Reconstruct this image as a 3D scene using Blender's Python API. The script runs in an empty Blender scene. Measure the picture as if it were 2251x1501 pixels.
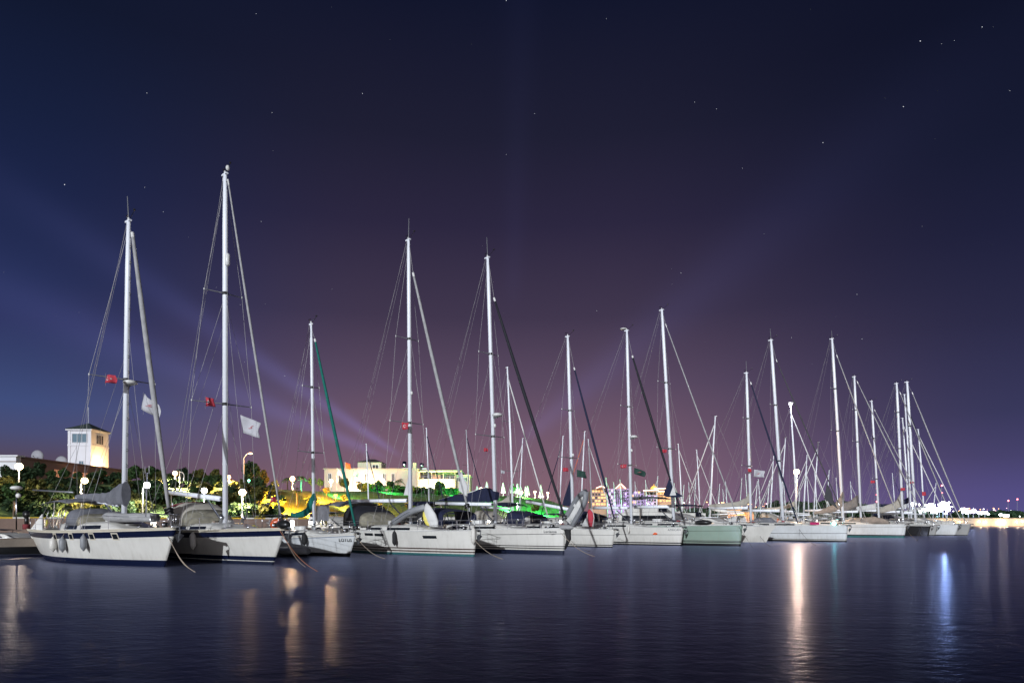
import bpy, math, random
from mathutils import Vector, Matrix
R = math.radians
S = bpy.context.scene
COL = S.collection
# ------------------------------------------------------------------ camera
F, CU, HV, CZ = 1500.0, 1125.5, 1143.0, 2.0       # photo focal length / centre / horizon in photo pixels, eye height
cam = bpy.data.objects.new('camera', bpy.data.cameras.new('camera')); COL.objects.link(cam)
cam.location = (0, 0, CZ); cam.rotation_euler = (R(90), 0, 0)
cam.data.sensor_width = 36; cam.data.lens = F/2251*36
cam.data.shift_y = (HV-750.5)/2251
cam.data.clip_start = .1; cam.data.clip_end = 9000
S.camera = cam
S.view_settings.view_transform = 'Standard'; S.view_settings.look = 'None'
S.view_settings.exposure = 0; S.view_settings.gamma = 1
S.render.engine = 'CYCLES'
S.cycles.use_denoising = True
S.cycles.max_bounces = 5; S.cycles.diffuse_bounces = 2; S.cycles.glossy_bounces = 3
S.cycles.transparent_max_bounces = 6
S.cycles.sample_clamp_indirect = 3; S.cycles.sample_clamp_direct = 0
S.cycles.caustics_reflective = False; S.cycles.caustics_refractive = False

def lin(c):
    return tuple(((x/255)/12.92 if x/255 <= .04045 else ((x/255+.055)/1.055)**2.4) for x in c)
# ------------------------------------------------------------------ night sky
w = bpy.data.worlds.new('World'); S.world = w; w.use_nodes = True
nt = w.node_tree; nt.nodes.clear()
class E:                                  # tiny expression builder over math nodes
    def __init__(s, k): s.k = k
    def _b(s, o, op, rev=False):
        n = nt.nodes.new('ShaderNodeMath'); n.operation = op
        a, b = (o, s) if rev else (s, o)
        for i, q in enumerate((a, b)):
            if isinstance(q, E): nt.links.new(q.k, n.inputs[i])
            elif q is not None: n.inputs[i].default_value = q
        return E(n.outputs[0])
    def __add__(s, o): return s._b(o, 'ADD')
    def __radd__(s, o): return s._b(o, 'ADD')
    def __sub__(s, o): return s._b(o, 'SUBTRACT')
    def __rsub__(s, o): return s._b(o, 'SUBTRACT', True)
    def __mul__(s, o): return s._b(o, 'MULTIPLY')
    def __rmul__(s, o): return s._b(o, 'MULTIPLY')
    def __truediv__(s, o): return s._b(o, 'DIVIDE')
    def mx(s, o): return s._b(o, 'MAXIMUM')
    def mn(s, o): return s._b(o, 'MINIMUM')
    def ex(s):
        n = nt.nodes.new('ShaderNodeMath'); n.operation = 'EXPONENT'; nt.links.new(s.k, n.inputs[0]); return E(n.outputs[0])
    def ss(s, a, b):
        n = nt.nodes.new('ShaderNodeMapRange'); n.interpolation_type = 'SMOOTHSTEP'
        nt.links.new(s.k, n.inputs[0]); n.inputs[1].default_value = a; n.inputs[2].default_value = b
        return E(n.outputs[0])
tc = nt.nodes.new('ShaderNodeTexCoord'); sp = nt.nodes.new('ShaderNodeSeparateXYZ')
nt.links.new(tc.outputs['Generated'], sp.inputs[0])
dx, dy, dz = E(sp.outputs[0]), E(sp.outputs[1]), E(sp.outputs[2])
hyp = (dx*dx + dy*dy)._b(.5, 'POWER').mx(.02)
el = dz/hyp                                # tangent of elevation
side = dx/hyp                              # -1 west .. 1 east of the view axis
def ramp(fac, stops):
    n = nt.nodes.new('ShaderNodeValToRGB'); cr = n.color_ramp
    while len(cr.elements) < len(stops): cr.elements.new(.5)
    for e, (p, c) in zip(cr.elements, stops): e.position = p; e.color = (*lin(c), 1)
    nt.links.new(fac.k, n.inputs[0]); return n.outputs[0]
mid = ramp(el, [(0,(138,104,114)),(.095,(122,94,112)),(.195,(93,76,99)),(.295,(65,55,78)),(.43,(44,39,64)),(.56,(31,31,52)),(.76,(18,22,44))])
lft = ramp(el, [(0,(92,74,88)),(.076,(84,74,96)),(.104,(74,78,116)),(.141,(64,78,124)),(.185,(56,67,110)),(.238,(46,53,95)),(.292,(38,47,87)),(.40,(28,37,72)),(.49,(23,32,62)),(.64,(17,24,47))])
rgt = ramp(el, [(0,(88,82,138)),(.034,(83,77,130)),(.077,(70,66,108)),(.13,(56,56,91)),(.24,(42,42,71)),(.35,(30,32,59)),(.46,(22,26,49)),(.62,(15,19,39))])
def mixc(f, a, b):
    n = nt.nodes.new('ShaderNodeMix'); n.data_type = 'RGBA'
    nt.links.new(f.k, n.inputs[0]); nt.links.new(a, n.inputs[6]); nt.links.new(b, n.inputs[7]); return n.outputs[2]
c = mixc(side.ss(.12, .62), mid, rgt)
c = mixc((0-side).ss(.18, .60), c, lft)
# searchlight beams far off, fixed in the sky
ay = dy.mx(.05); px, pz = dx/ay, dz/ay
def beam(u0, v0, u1, v1, w0, w1, amp, length, start=0):
    ox, oz = (u0-CU)/F, (HV-v0)/F
    ex, ez = (u1-CU)/F-ox, (HV-v1)/F-oz
    n = math.hypot(ex, ez); ex /= n; ez /= n
    al = (px-ox)*ex + (pz-oz)*ez
    pe = (pz-oz)*ex - (px-ox)*ez
    wd = (al.mx(0)*w1 + w0)
    r = pe/wd
    g = (r*r*-1).ex() * (al*(-1/length)).ex().mn(1) * al.ss(start, start+.06) * dy.ss(0, .1)
    return g*amp
bm = beam(895,1012,620,826,.004,.038,1.15,.27) + beam(870,1015,620,908,.005,.048,.85,.34) + beam(1120,990,1480,690,.008,.08,.42,.33) + beam(1126,700,1140,200,.012,.03,.06,.8) + beam(330,800,0,640,.03,.09,.12,.5)
add = nt.nodes.new('ShaderNodeMix'); add.data_type = 'RGBA'; add.blend_type = 'ADD'; add.clamp_factor = False
nt.links.new(bm.k, add.inputs[0]); nt.links.new(c, add.inputs[6]); add.inputs[7].default_value = (.040, .044, .135, 1)
# added fill glow in the unseen low sky behind the viewer, brightening the hulls
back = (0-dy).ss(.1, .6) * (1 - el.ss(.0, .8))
fill_glow = nt.nodes.new('ShaderNodeMix'); fill_glow.data_type = 'RGBA'; fill_glow.blend_type = 'ADD'; fill_glow.clamp_factor = False
nt.links.new((back*1.0).k, fill_glow.inputs[0]); nt.links.new(add.outputs[2], fill_glow.inputs[6]); fill_glow.inputs[7].default_value = (.95, .93, .92, 1)
bg = nt.nodes.new('ShaderNodeBackground'); out = nt.nodes.new('ShaderNodeOutputWorld')
nt.links.new(fill_glow.outputs[2], bg.inputs[0]); bg.inputs[1].default_value = 1.0; nt.links.new(bg.outputs[0], out.inputs[0])
# ------------------------------------------------------------------ key light: cold, low, from behind on the left
sd = bpy.data.lights.new('sun', 'SUN'); sd.energy = 3.2; sd.angle = R(.7); sd.color = (.90, .95, 1.0)
sun = bpy.data.objects.new('sun', sd); COL.objects.link(sun)
tol = Vector((-.30, -.91, .27)).normalized()          # towards the light
sun.rotation_euler = tol.to_track_quat('Z', 'Y').to_euler()
# ------------------------------------------------------------------ materials
MATS = {}
def mat(name, col, rough=.5, metal=0, emit=None, es=0, var=0, vs=3.0, bump=0, bs=20, spec=.5, samp=None, trans=0):
    if name in MATS: return MATS[name]
    m = bpy.data.materials.new(name); m.use_nodes = True; t = m.node_tree; b = t.nodes['Principled BSDF']
    b.inputs['Base Color'].default_value = (*col, 1); b.inputs['Roughness'].default_value = rough
    b.inputs['Metallic'].default_value = metal; b.inputs['Specular IOR Level'].default_value = spec
    if emit: b.inputs['Emission Color'].default_value = (*emit, 1); b.inputs['Emission Strength'].default_value = es
    if var or bump:
        tcn = t.nodes.new('ShaderNodeTexCoord')
    if var:
        n = t.nodes.new('ShaderNodeTexNoise'); n.inputs['Scale'].default_value = vs; n.inputs['Detail'].default_value = 5
        t.links.new(tcn.outputs['Object'], n.inputs[0])
        mr = t.nodes.new('ShaderNodeMapRange'); mr.inputs[1].default_value = .3; mr.inputs[2].default_value = .7
        mr.inputs[3].default_value = 1-var; mr.inputs[4].default_value = 1+var*.6
        t.links.new(n.outputs[0], mr.inputs[0])
        v = t.nodes.new('ShaderNodeVectorMath'); v.operation = 'SCALE'; v.inputs[0].default_value = col
        t.links.new(mr.outputs[0], v.inputs['Scale']); t.links.new(v.outputs[0], b.inputs['Base Color'])
    if bump:
        n2 = t.nodes.new('ShaderNodeTexNoise'); n2.inputs['Scale'].default_value = bs; n2.inputs['Detail'].default_value = 4
        t.links.new(tcn.outputs['Object'], n2.inputs[0])
        bp = t.nodes.new('ShaderNodeBump'); bp.inputs['Strength'].default_value = bump; bp.inputs['Distance'].default_value = .05
        t.links.new(n2.outputs[0], bp.inputs['Height']); t.links.new(bp.outputs[0], b.inputs['Normal'])
    if samp: m.cycles.emission_sampling = samp
    MATS[name] = m; return m
gel = mat('gelcoat_white', (.68,.665,.63), .28, var=.10, vs=.9)
gel2 = mat('gelcoat_cool_white', (.64,.66,.68), .28, var=.12, vs=.9)
cream = mat('gelcoat_cream', (.62,.57,.47), .35, var=.06)
grn = mat('gelcoat_pale_green', (.27,.36,.305), .25, var=.10, vs=.9)
gryh = mat('gelcoat_grey', (.33,.33,.33), .3, var=.15, vs=.9)
blkh = mat('gelcoat_black', (.02,.02,.022), .25)
navy = mat('navy_paint', (.007,.011,.036), .25)
black = mat('black_stripe', (.012,.012,.014), .35)
brown = mat('dark_brown_stripe', (.055,.03,.025), .4)
teal = mat('teal_antifoul', (.03,.13,.14), .6, var=.2)
navyaf = mat('navy_antifoul', (.005,.010,.035), .6, var=.2)
redaf = mat('dark_red_antifoul', (.03,.010,.007), .7, var=.2)
bluaf = mat('pale_blue_antifoul', (.22,.32,.38), .5, var=.1)
bluln = mat('blue_line', (.05,.10,.22), .4)
for g_ in (gel, gel2, grn, gryh):          # rain streaks and a faint brown scum line low on the topsides
    t = g_.node_tree; b_ = t.nodes['Principled BSDF']; src = b_.inputs['Base Color'].links[0].from_socket
    tcn = t.nodes.new('ShaderNodeTexCoord'); mp = t.nodes.new('ShaderNodeMapping'); mp.inputs['Scale'].default_value = (4.5,4.5,.35)
    n_ = t.nodes.new('ShaderNodeTexNoise'); n_.inputs['Scale'].default_value = 1.6; n_.inputs['Detail'].default_value = 4
    t.links.new(tcn.outputs['Object'], mp.inputs[0]); t.links.new(mp.outputs[0], n_.inputs[0])
    sx_ = t.nodes.new('ShaderNodeSeparateXYZ'); t.links.new(tcn.outputs['Object'], sx_.inputs[0])
    lo = t.nodes.new('ShaderNodeMapRange'); lo.inputs[1].default_value = .75; lo.inputs[2].default_value = .2; lo.inputs[3].default_value = .0; lo.inputs[4].default_value = .42; t.links.new(sx_.outputs[2], lo.inputs[0])
    st = t.nodes.new('ShaderNodeMapRange'); st.inputs[1].default_value = .46; st.inputs[2].default_value = .72; st.inputs[3].default_value = .0; st.inputs[4].default_value = .13; t.links.new(n_.outputs[0], st.inputs[0])
    mu = t.nodes.new('ShaderNodeMath'); mu.operation = 'MULTIPLY_ADD'; t.links.new(lo.outputs[0], mu.inputs[0]); t.links.new(n_.outputs[0], mu.inputs[1]); t.links.new(st.outputs[0], mu.inputs[2])
    mc = t.nodes.new('ShaderNodeMix'); mc.data_type = 'RGBA'; mc.inputs[7].default_value = (.30,.27,.22,1)
    t.links.new(mu.outputs[0], mc.inputs[0]); t.links.new(src, mc.inputs[6]); t.links.new(mc.outputs[2], b_.inputs['Base Color'])
deckm = mat('deck_nonskid', (.40,.39,.37), .6, var=.15, vs=4)
teak = mat('teak_trim', (.20,.11,.06), .6, var=.2)
alu = mat('mast_aluminium', (.82,.85,.92), .4, var=.05, vs=.8)
alud = mat('dark_aluminium', (.25,.26,.28), .4, metal=.6)
steel = mat('stainless_steel', (.62,.63,.66), .22, metal=1)
wire = mat('rigging_wire', (.27,.26,.27), .5)
glass = mat('dark_window', (.012,.015,.02), .08)
vinyl = mat('clear_vinyl', (.30,.28,.22), .15, var=.3, vs=3)
fgrey = mat('grey_canvas', (.15,.155,.18), .9, var=.25, vs=2.5, bump=.6, bs=5)
flgrey = mat('light_grey_canvas', (.34,.34,.35), .85, var=.2, vs=3, bump=.5, bs=6)
fnavy = mat('navy_canvas', (.009,.013,.045), .85, var=.2, bump=.5, bs=6)
fblack = mat('black_canvas', (.010,.011,.018), .8, var=.2)
fgreen = mat('green_canvas', (.0,.13,.105), .85, var=.2, bump=.6, bs=7)
fbeige = mat('beige_canvas', (.42,.39,.34), .9, var=.15, bump=.4, bs=5)
ftaupe = mat('taupe_canvas', (.24,.21,.19), .9, var=.2, bump=.5, bs=5)
fmaroon = mat('maroon_canvas', (.20,.03,.04), .9, var=.2)
fwhite = mat('white_sailcloth', (.66,.66,.66), .8, var=.08, bump=.3, bs=6)
fdgrey = mat('charcoal_sailcloth', (.055,.055,.062), .85, var=.2)
rubw = mat('white_fender_rubber', (.62,.60,.56), .45, var=.08)
rubk = mat('black_fender_cover', (.014,.014,.016), .8)
rubg = mat('grey_inflatable_rubber', (.22,.23,.25), .5, var=.1)
plk = mat('black_plastic', (.012,.012,.013), .35)
plw = mat('white_plastic', (.68,.68,.67), .35)
red = mat('red_cloth', (.44,.035,.06), .8)
orange = mat('orange_cover', (.75,.12,.03), .7)
yellow = mat('yellow_cloth', (.72,.62,.12), .7)
fgr = mat('flag_dark_green', (.012,.045,.036), .8)
fgo = mat('flag_light_grey', (.46,.46,.50), .8)
ropem = mat('mooring_rope_tan', (.34,.28,.22), .9)
ropeo = mat('mooring_rope_rust', (.34,.14,.07), .9)
chainm = mat('galvanised_chain', (.10,.09,.08), .7)
# setting
conc = mat('pier_concrete', (.24,.20,.165), .85, var=.25, vs=.6, bump=.4, bs=12)
wallc = mat('quay_wall_concrete', (.30,.21,.17), .9, var=.25, vs=.5, bump=.4, bs=8)
asph = mat('quay_paving', (.34,.32,.29), .85, var=.15, vs=.4)
kw = mat('kerb_white_paint', (.7,.7,.66), .7, var=.1); ky = mat('kerb_yellow_paint', (.62,.42,.03), .7, var=.1)
rock = mat('revetment_rock', (.17,.12,.10), .95, var=.4, vs=1.5, bump=.8, bs=6)
grass = mat('lawn_grass', (.075,.12,.03), .95, var=.5, vs=1.2, bump=.8, bs=9)
soil = mat('far_shore_ground', (.04,.045,.035), .95, var=.4, vs=.1)
bark = mat('tree_bark', (.12,.085,.06), .9, var=.3)
stuc1 = mat('cream_stucco', (.56,.46,.37), .85, var=.08, vs=.5)
stuc2 = mat('white_stucco', (.66,.66,.70), .85, var=.08, vs=.5)
stuc3 = mat('brown_stucco', (.23,.155,.135), .9, var=.15, vs=.5)
stuc4 = mat('pale_green_stucco', (.50,.49,.34), .85, var=.08, vs=.5)
lav = mat('lavender_stucco', (.34,.30,.42), .85, var=.08, vs=.1)
tan = mat('tan_stucco', (.38,.28,.19), .85, var=.1, vs=.1)
roofg = mat('grey_green_roof', (.035,.05,.05), .7, var=.3, vs=3)
roofb = mat('dark_roof_tiles', (.05,.04,.04), .7, var=.3, vs=3)
winb = mat('window_glass_blue', (.10,.17,.22), .12)
wink = mat('window_glass_dark', (.03,.03,.035), .1)
winl = mat('curtained_lit_window', (.5,.25,.15), .6, emit=(1,.42,.22), es=.42, var=.3, vs=2)
winh = mat('lit_hotel_window', (.4,.25,.12), .5, emit=(1,.55,.18), es=1.1, samp='NONE')
winp = mat('lit_hotel_opening_violet', (.4,.3,.5), .5, emit=(.75,.55,1), es=.8, samp='NONE')
polem = mat('lamp_pole_paint', (.55,.55,.54), .5)
def leafmat(name, col):
    m = mat(name, tuple(x*.72 for x in col), .75, var=.5, vs=1.6, spec=.2); return m
lf1 = leafmat('leaf_green', (.055,.115,.035)); lf2 = leafmat('leaf_dark_green', (.03,.062,.026)); lf3 = leafmat('leaf_olive', (.11,.115,.03))
lf4 = leafmat('hedge_green', (.04,.075,.028)); palm = leafmat('palm_green', (.06,.10,.035))

# water: rippled dark sea
wm = bpy.data.materials.new('sea_water'); wm.use_nodes = True; t = wm.node_tree; b = t.nodes['Principled BSDF']
b.inputs['Base Color'].default_value = (.0045,.0055,.011,1); b.inputs['Roughness'].default_value = .15; b.inputs['Specular IOR Level'].default_value = .36
b.inputs['IOR'].default_value = 1.33
tcn = t.nodes.new('ShaderNodeTexCoord')
def wv(scale, sx, sy, rot, det):
    mp = t.nodes.new('ShaderNodeMapping'); mp.inputs['Scale'].default_value = (sx, sy, 1); mp.inputs['Rotation'].default_value = (0,0,R(rot))
    n = t.nodes.new('ShaderNodeTexNoise'); n.inputs['Scale'].default_value = scale; n.inputs['Detail'].default_value = det; n.inputs['Roughness'].default_value = .62
    t.links.new(tcn.outputs['Object'], mp.inputs[0]); t.links.new(mp.outputs[0], n.inputs[0]); return n.outputs[0]
a1, a2 = wv(4.2, .6, 1.0, 14, 3.0), wv(.5, .6, 1.0, -10, 2.5)
ad = t.nodes.new('ShaderNodeMath'); ad.operation = 'MULTIPLY_ADD'; ad.inputs[1].default_value = 1.6
t.links.new(a2, ad.inputs[0]); t.links.new(a1, ad.inputs[2])
bp = t.nodes.new('ShaderNodeBump'); bp.inputs['Strength'].default_value = .55; bp.inputs['Distance'].default_value = .022
t.links.new(ad.outputs[0], bp.inputs['Height'])
gl_ = t.nodes.new('ShaderNodeBsdfGlossy'); gl_.inputs['Color'].default_value = (.53,.57,.80,1); gl_.inputs['Roughness'].default_value = .20
df_ = t.nodes.new('ShaderNodeBsdfDiffuse'); df_.inputs['Color'].default_value = (.002,.003,.007,1)
fr_ = t.nodes.new('ShaderNodeFresnel'); fr_.inputs['IOR'].default_value = 1.15
mx_ = t.nodes.new('ShaderNodeMixShader')
gr_ = t.nodes.new('ShaderNodeBsdfGlossy'); gr_.inputs['Color'].default_value = (.47,.51,.74,1); gr_.inputs['Roughness'].default_value = .43
mg_ = t.nodes.new('ShaderNodeMixShader'); mg_.inputs[0].default_value = .5; t.links.new(gl_.outputs[0], mg_.inputs[1]); t.links.new(gr_.outputs[0], mg_.inputs[2])
for n_ in (gl_, fr_, gr_): t.links.new(bp.outputs[0], n_.inputs['Normal'])
t.links.new(fr_.outputs[0], mx_.inputs[0]); t.links.new(df_.outputs[0], mx_.inputs[1]); t.links.new(mg_.outputs[0], mx_.inputs[2])
t.links.new(mx_.outputs[0], t.nodes['Material Output'].inputs['Surface']); t.nodes.remove(b)
# ------------------------------------------------------------------ mesh helpers
class MB:
    def __init__(s): s.v = []; s.f = []; s.m = []; s.mats = []
    def mi(s, m):
        if m not in s.mats: s.mats.append(m)
        return s.mats.index(m)
    def add(s, vs, fs, m):
        o = len(s.v); s.v += [tuple(v) for v in vs]; k = s.mi(m)
        for f in fs: s.f.append(tuple(i+o for i in f)); s.m.append(k)
        return s
    def box(s, x0, x1, y0, y1, z0, z1, m):
        v = [(x,y,z) for x in (x0,x1) for y in (y0,y1) for z in (z0,z1)]
        return s.add(v, [(0,1,3,2),(4,6,7,5),(0,4,5,1),(2,3,7,6),(0,2,6,4),(1,5,7,3)], m)
    def tube(s, pts, r, m, n=8, sy=1.0, cap=True):
        pts = [Vector(p) for p in pts]; rs = r if isinstance(r, (list, tuple)) else [r]*len(pts)
        vs = []; fs = []
        for i, p in enumerate(pts):
            d = (pts[min(i+1, len(pts)-1)] - pts[max(i-1, 0)])
            d = d.normalized() if d.length > 1e-9 else Vector((0,0,1))
            ref = Vector((0,1,0)) if abs(d.y) < .9 else Vector((1,0,0))
            a = ref.cross(d).normalized(); bb = d.cross(a)
            for j in range(n):
                th = 2*math.pi*j/n
                vs.append(p + a*(math.cos(th)*rs[i]) + bb*(math.sin(th)*rs[i]*sy))
        for i in range(len(pts)-1):
            for j in range(n):
                k = (j+1) % n; fs.append((i*n+j, i*n+k, (i+1)*n+k, (i+1)*n+j))
        if cap: fs.append(tuple(range(n))[::-1]); fs.append(tuple(range((len(pts)-1)*n, len(pts)*n)))
        return s.add(vs, fs, m)
    def grid(s, rows, m, close=False):
        nr, nc = len(rows), len(rows[0]); vs = [p for r in rows for p in r]; fs = []
        for i in range(nr-1):
            for j in range(nc if close else nc-1):
                k = (j+1) % nc; fs.append((i*nc+j, i*nc+k, (i+1)*nc+k, (i+1)*nc+j))
        return s.add(vs, fs, m)
    def ball(s, c, rx, ry, rz, m, n=12, k=7, z0=-1, z1=1):
        rows = []
        for i in range(k+1):
            ph = math.asin(z0) + (math.asin(z1)-math.asin(z0))*i/k
            rows.append([(c[0]+rx*math.cos(ph)*math.cos(2*math.pi*j/n), c[1]+ry*math.cos(ph)*math.sin(2*math.pi*j/n), c[2]+rz*math.sin(ph)) for j in range(n)])
        return s.grid(rows, m, True)
    def prism(s, poly, y0, y1, m, axis='y'):
        n = len(poly)
        if axis == 'y': vs = [(p[0], y0, p[1]) for p in poly] + [(p[0], y1, p[1]) for p in poly]
        else: vs = [(p[0], p[1], y0) for p in poly] + [(p[0], p[1], y1) for p in poly]
        fs = [tuple(range(n)), tuple(range(n, 2*n))[::-1]] + [(i, i+n, (i+1) % n+n, (i+1) % n) for i in range(n)]
        return s.add(vs, fs, m)
    def obj(s, name, parent=None, smooth=False, solid=0, kind=None):
        me = bpy.data.meshes.new(name); me.from_pydata(s.v, [], s.f)
        for m in s.mats: me.materials.append(m)
        me.polygons.foreach_set('material_index', s.m)
        if smooth: me.polygons.foreach_set('use_smooth', [True]*len(s.f))
        me.update()
        o = bpy.data.objects.new(name, me); COL.objects.link(o)
        if parent: o.parent = parent
        if solid:
            q = o.modifiers.new('thick', 'SOLIDIFY'); q.thickness = solid; q.offset = 0
        if kind: o['kind'] = kind
        return o
def thing(name, label, cat, loc=(0,0,0), rz=0, group=None):
    o = bpy.data.objects.new(name, None); COL.objects.link(o); o.empty_display_size = .3
    o.location = loc; o.rotation_euler = (0,0,rz); tag(o, label, cat, group); return o
def tag(o, label, cat, group=None, kind=None):
    if label: o['label'] = label
    if cat: o['category'] = cat
    if group: o['group'] = group
    if kind: o['kind'] = kind
    return o
KIDS = {}
def kids(o):
    return [c for c in bpy.data.objects if c.parent == o]
def tree_of(o): return (o, [tree_of(c) for c in kids(o)])
def dup(tr, parent=None):
    o, ch = tr; c = o.copy(); COL.objects.link(c); c.parent = parent
    for k in ch: dup(k, c)
    return c
def P(u, v, Y): return Vector(((u-CU)/F*Y, Y, CZ+(HV-v)/F*Y))
def pix(p): return (CU+F*p[0]/p[1], HV-F*(p[2]-CZ)/p[1])
ANG = R(41); SX, SY = math.cos(ANG), math.sin(ANG)        # quay direction
def ST(s, t, z=0): return Vector((s*SX - t*SY, s*SY + t*SX, z))
def st_of(x, y): return (x*SX+y*SY, -x*SY+y*SX)
def Yt(u, t): q = (u-CU)/F; return t/(SX-q*SY)             # depth where the sight line of column u meets offset t
def point_light(name, loc, col, power, rad=.08, parent=None):
    l = bpy.data.lights.new(name, 'POINT'); l.energy = power; l.color = col; l.shadow_soft_size = rad
    o = bpy.data.objects.new(name, l); COL.objects.link(o); o.location = loc
    if parent: o.parent = parent
    return o
# ------------------------------------------------------------------ water, land, sky objects
m = MB(); m.add([(-3500,-300,0),(3500,-300,0),(3500,5000,0),(-3500,5000,0)], [(0,1,2,3)], wm); m.obj('sea_water', kind='structure')
random.seed(5)
m = MB(); stm = mat('star_light', (0,0,0), 1, emit=(.9,.93,1), es=1.25, samp='NONE')
def star(u, v, r):
    p = P(u, v, 4200); q = r*.72*4200/F
    m.add([p+Vector((q,0,0)), p-Vector((q,0,0)), p+Vector((0,0,q)), p-Vector((0,0,q)), p+Vector((0,q,0)), p-Vector((0,q,0))],
          [(0,2,4),(2,1,4),(1,3,4),(3,0,4),(2,0,5),(1,2,5),(3,1,5),(0,3,5)], stm)
for (u, v, r) in [(142,406,1.5),(323,205,1),(2023,91,1.5),(2159,60,1.2),(1986,235,1.3),(1809,314,1.2),(2098,90,.7),(1884,647,.9),(1895,745,.8),(598,248,.9),(797,206,1),(318,412,.8),(1113,2,1.2),
                  (563,31,.8),(1497,600,.8),(1527,225,.8),(1575,240,.8),(1632,370,.7),(2220,200,.9),(2070,97,.7),(1312,683,.7),(1175,250,.7),(1113,340,.6),(1333,42,.7),(359,466,.7),(574,487,.7),(626,826,.7),(528,670,.6),(1740,742,.7)]: star(u, v, r)
for i in range(70): star(random.uniform(-300, 2550), random.uniform(-150, 850), random.uniform(.2, .42))
m.obj('stars', kind='stuff')

def hgt(s, t):                                   # mainland height
    e = min(max((t-74)/13, 0), 1); e = e*e*(3-2*e)
    q = min(max((96-s)/16, 0), 1); q = q*q*(3-2*q)
    z = 2.12 + 3.9*e*q + .12*math.sin(s*.31+t*.2)*e
    if t > 160: z = 2.1+ (z-2.1)*max(0, 1-(t-160)/40)
    return z
m = MB(); rows = []
for i in range(0, 80):
    t_ = 71.4 + i*i*.02
    rows.append([tuple(ST(s_, t_, hgt(s_, t_))) for s_ in [x*2.5-120 for x in range(0, 88)]])
m.grid(rows, grass); m.obj('hillside_lawn', smooth=True, kind='structure')
# road + quay wall + kerb
def strip(name, s0, s1, t0, t1, z0, z1, mt):
    m = MB(); a = [ST(s0,t0),ST(s1,t0),ST(s1,t1),ST(s0,t1)]
    m.prism([(p.x,p.y) for p in a], z0, z1, mt, axis='z'); return m.obj(name, kind='structure')
strip('quay_road', -120, 98, 62.5, 71.4, .5, 2.05, asph)
strip('quay_wall', -120, 98.4, 61.9, 62.5, -1, 2.12, wallc)
strip('pavement', -120, 98, 71.9, 73.2, 1.6, 2.20, asph)
m = MB(); s_ = -60; i = 0
while s_ < 97:
    a = [ST(s_,71.4),ST(s_+1.2,71.4),ST(s_+1.2,71.9),ST(s_,71.9)]
    m.prism([(p.x,p.y) for p in a], 1.9, 2.27, kw if i % 2 else ky, axis='z'); s_ += 1.2; i += 1
m.obj('kerb', kind='structure')
# pier (floating walkway) the front row is moored to
strip('pier', -40, 112, 43.6, 46.4, .62, 1.02, conc)
m = MB(); random.seed(3)
for k in range(38):
    p = ST(-38+k*4, 45); m.tube([(p.x,p.y,-1),(p.x,p.y,.62)], .28, wallc, 10)
m.obj('pier_piles', kind='structure')
m = MB(); random.seed(11)                       # rock revetment below the quay wall
for k in range(520):
    s_ = random.uniform(-45, 60); t_ = random.uniform(59.2, 61.7); z_ = (t_-59.2)*.42-.1; r = random.uniform(.25,.6)
    p = ST(s_, t_, z_); rows = []
    vs = []
    for i in range(5):
        for j in range(7):
            th = 2*math.pi*j/7; ph = -1.3+2.6*i/4; rr = r*random.uniform(.75,1.15)
            vs.append(p+Vector((rr*math.cos(ph)*math.cos(th), rr*math.cos(ph)*math.sin(th), rr*.7*math.sin(ph))))
    m.add(vs, [(i*7+j, i*7+(j+1)%7, (i+1)*7+(j+1)%7, (i+1)*7+j) for i in range(4) for j in range(7)] + [tuple(range(28,35))], rock)
o = m.obj('rock_revetment'); tag(o, None, None, None, 'stuff')
# far shore
m = MB(); rows = []
random.seed(8)
for y_ in (236, 238, 300, 420, 700, 1400):
    rows.append([(x_, y_, (-.5 if y_ == 236 else 1.4)+ (0 if y_ < 400 else random.uniform(0, 5))) for x_ in range(-160, 1400, 20)])
m.grid(rows, soil); m.obj('far_shore', kind='structure')
def leafmass(pts, size, mt, m=None, sz=1.0):
    m = m or MB()
    for p in pts:
        d = Vector((random.gauss(0,1), random.gauss(0,1), random.gauss(0,1))).normalized()
        a = d.orthogonal().normalized(); b_ = d.cross(a); q = size*random.uniform(.6,1.3)
        m.add([p-a*q-b_*q*.6, p+a*q-b_*q*.6, p+a*q*.7+b_*q*.7, p-a*q*.7+b_*q*.7], [(0,1,2,3)], mt)
    return m
# dark wood across the water: one mass
m = MB(); random.seed(21)
for k in range(260):
    u = random.uniform(1480, 2050) if k < 230 else random.uniform(2050, 2400); Y = random.uniform(262, 300)
    x = (u-CU)/F*Y; h = (random.uniform(4.5, 8.2) if 1690 < u < 1950 else random.uniform(3, 5.5)); h *= 1.05 if u < 1900 else .9
    if u > 2050: h = random.uniform(3,4.6)
    rx = random.uniform(2,4)
    pts = []
    for q in range(95):
        th = random.uniform(0, 6.28); zz = random.uniform(-.2, 1); rr = math.sqrt(max(0,1-zz*zz))*random.uniform(.6,1)
        pts.append(Vector((x+rx*rr*math.cos(th), Y+rx*rr*math.sin(th), 1.4+h*.45+zz*h*.5)))
    leafmass(pts, .75, lf2, m)
tag(m.obj('far_woods'), None, None, None, 'stuff')
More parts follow.
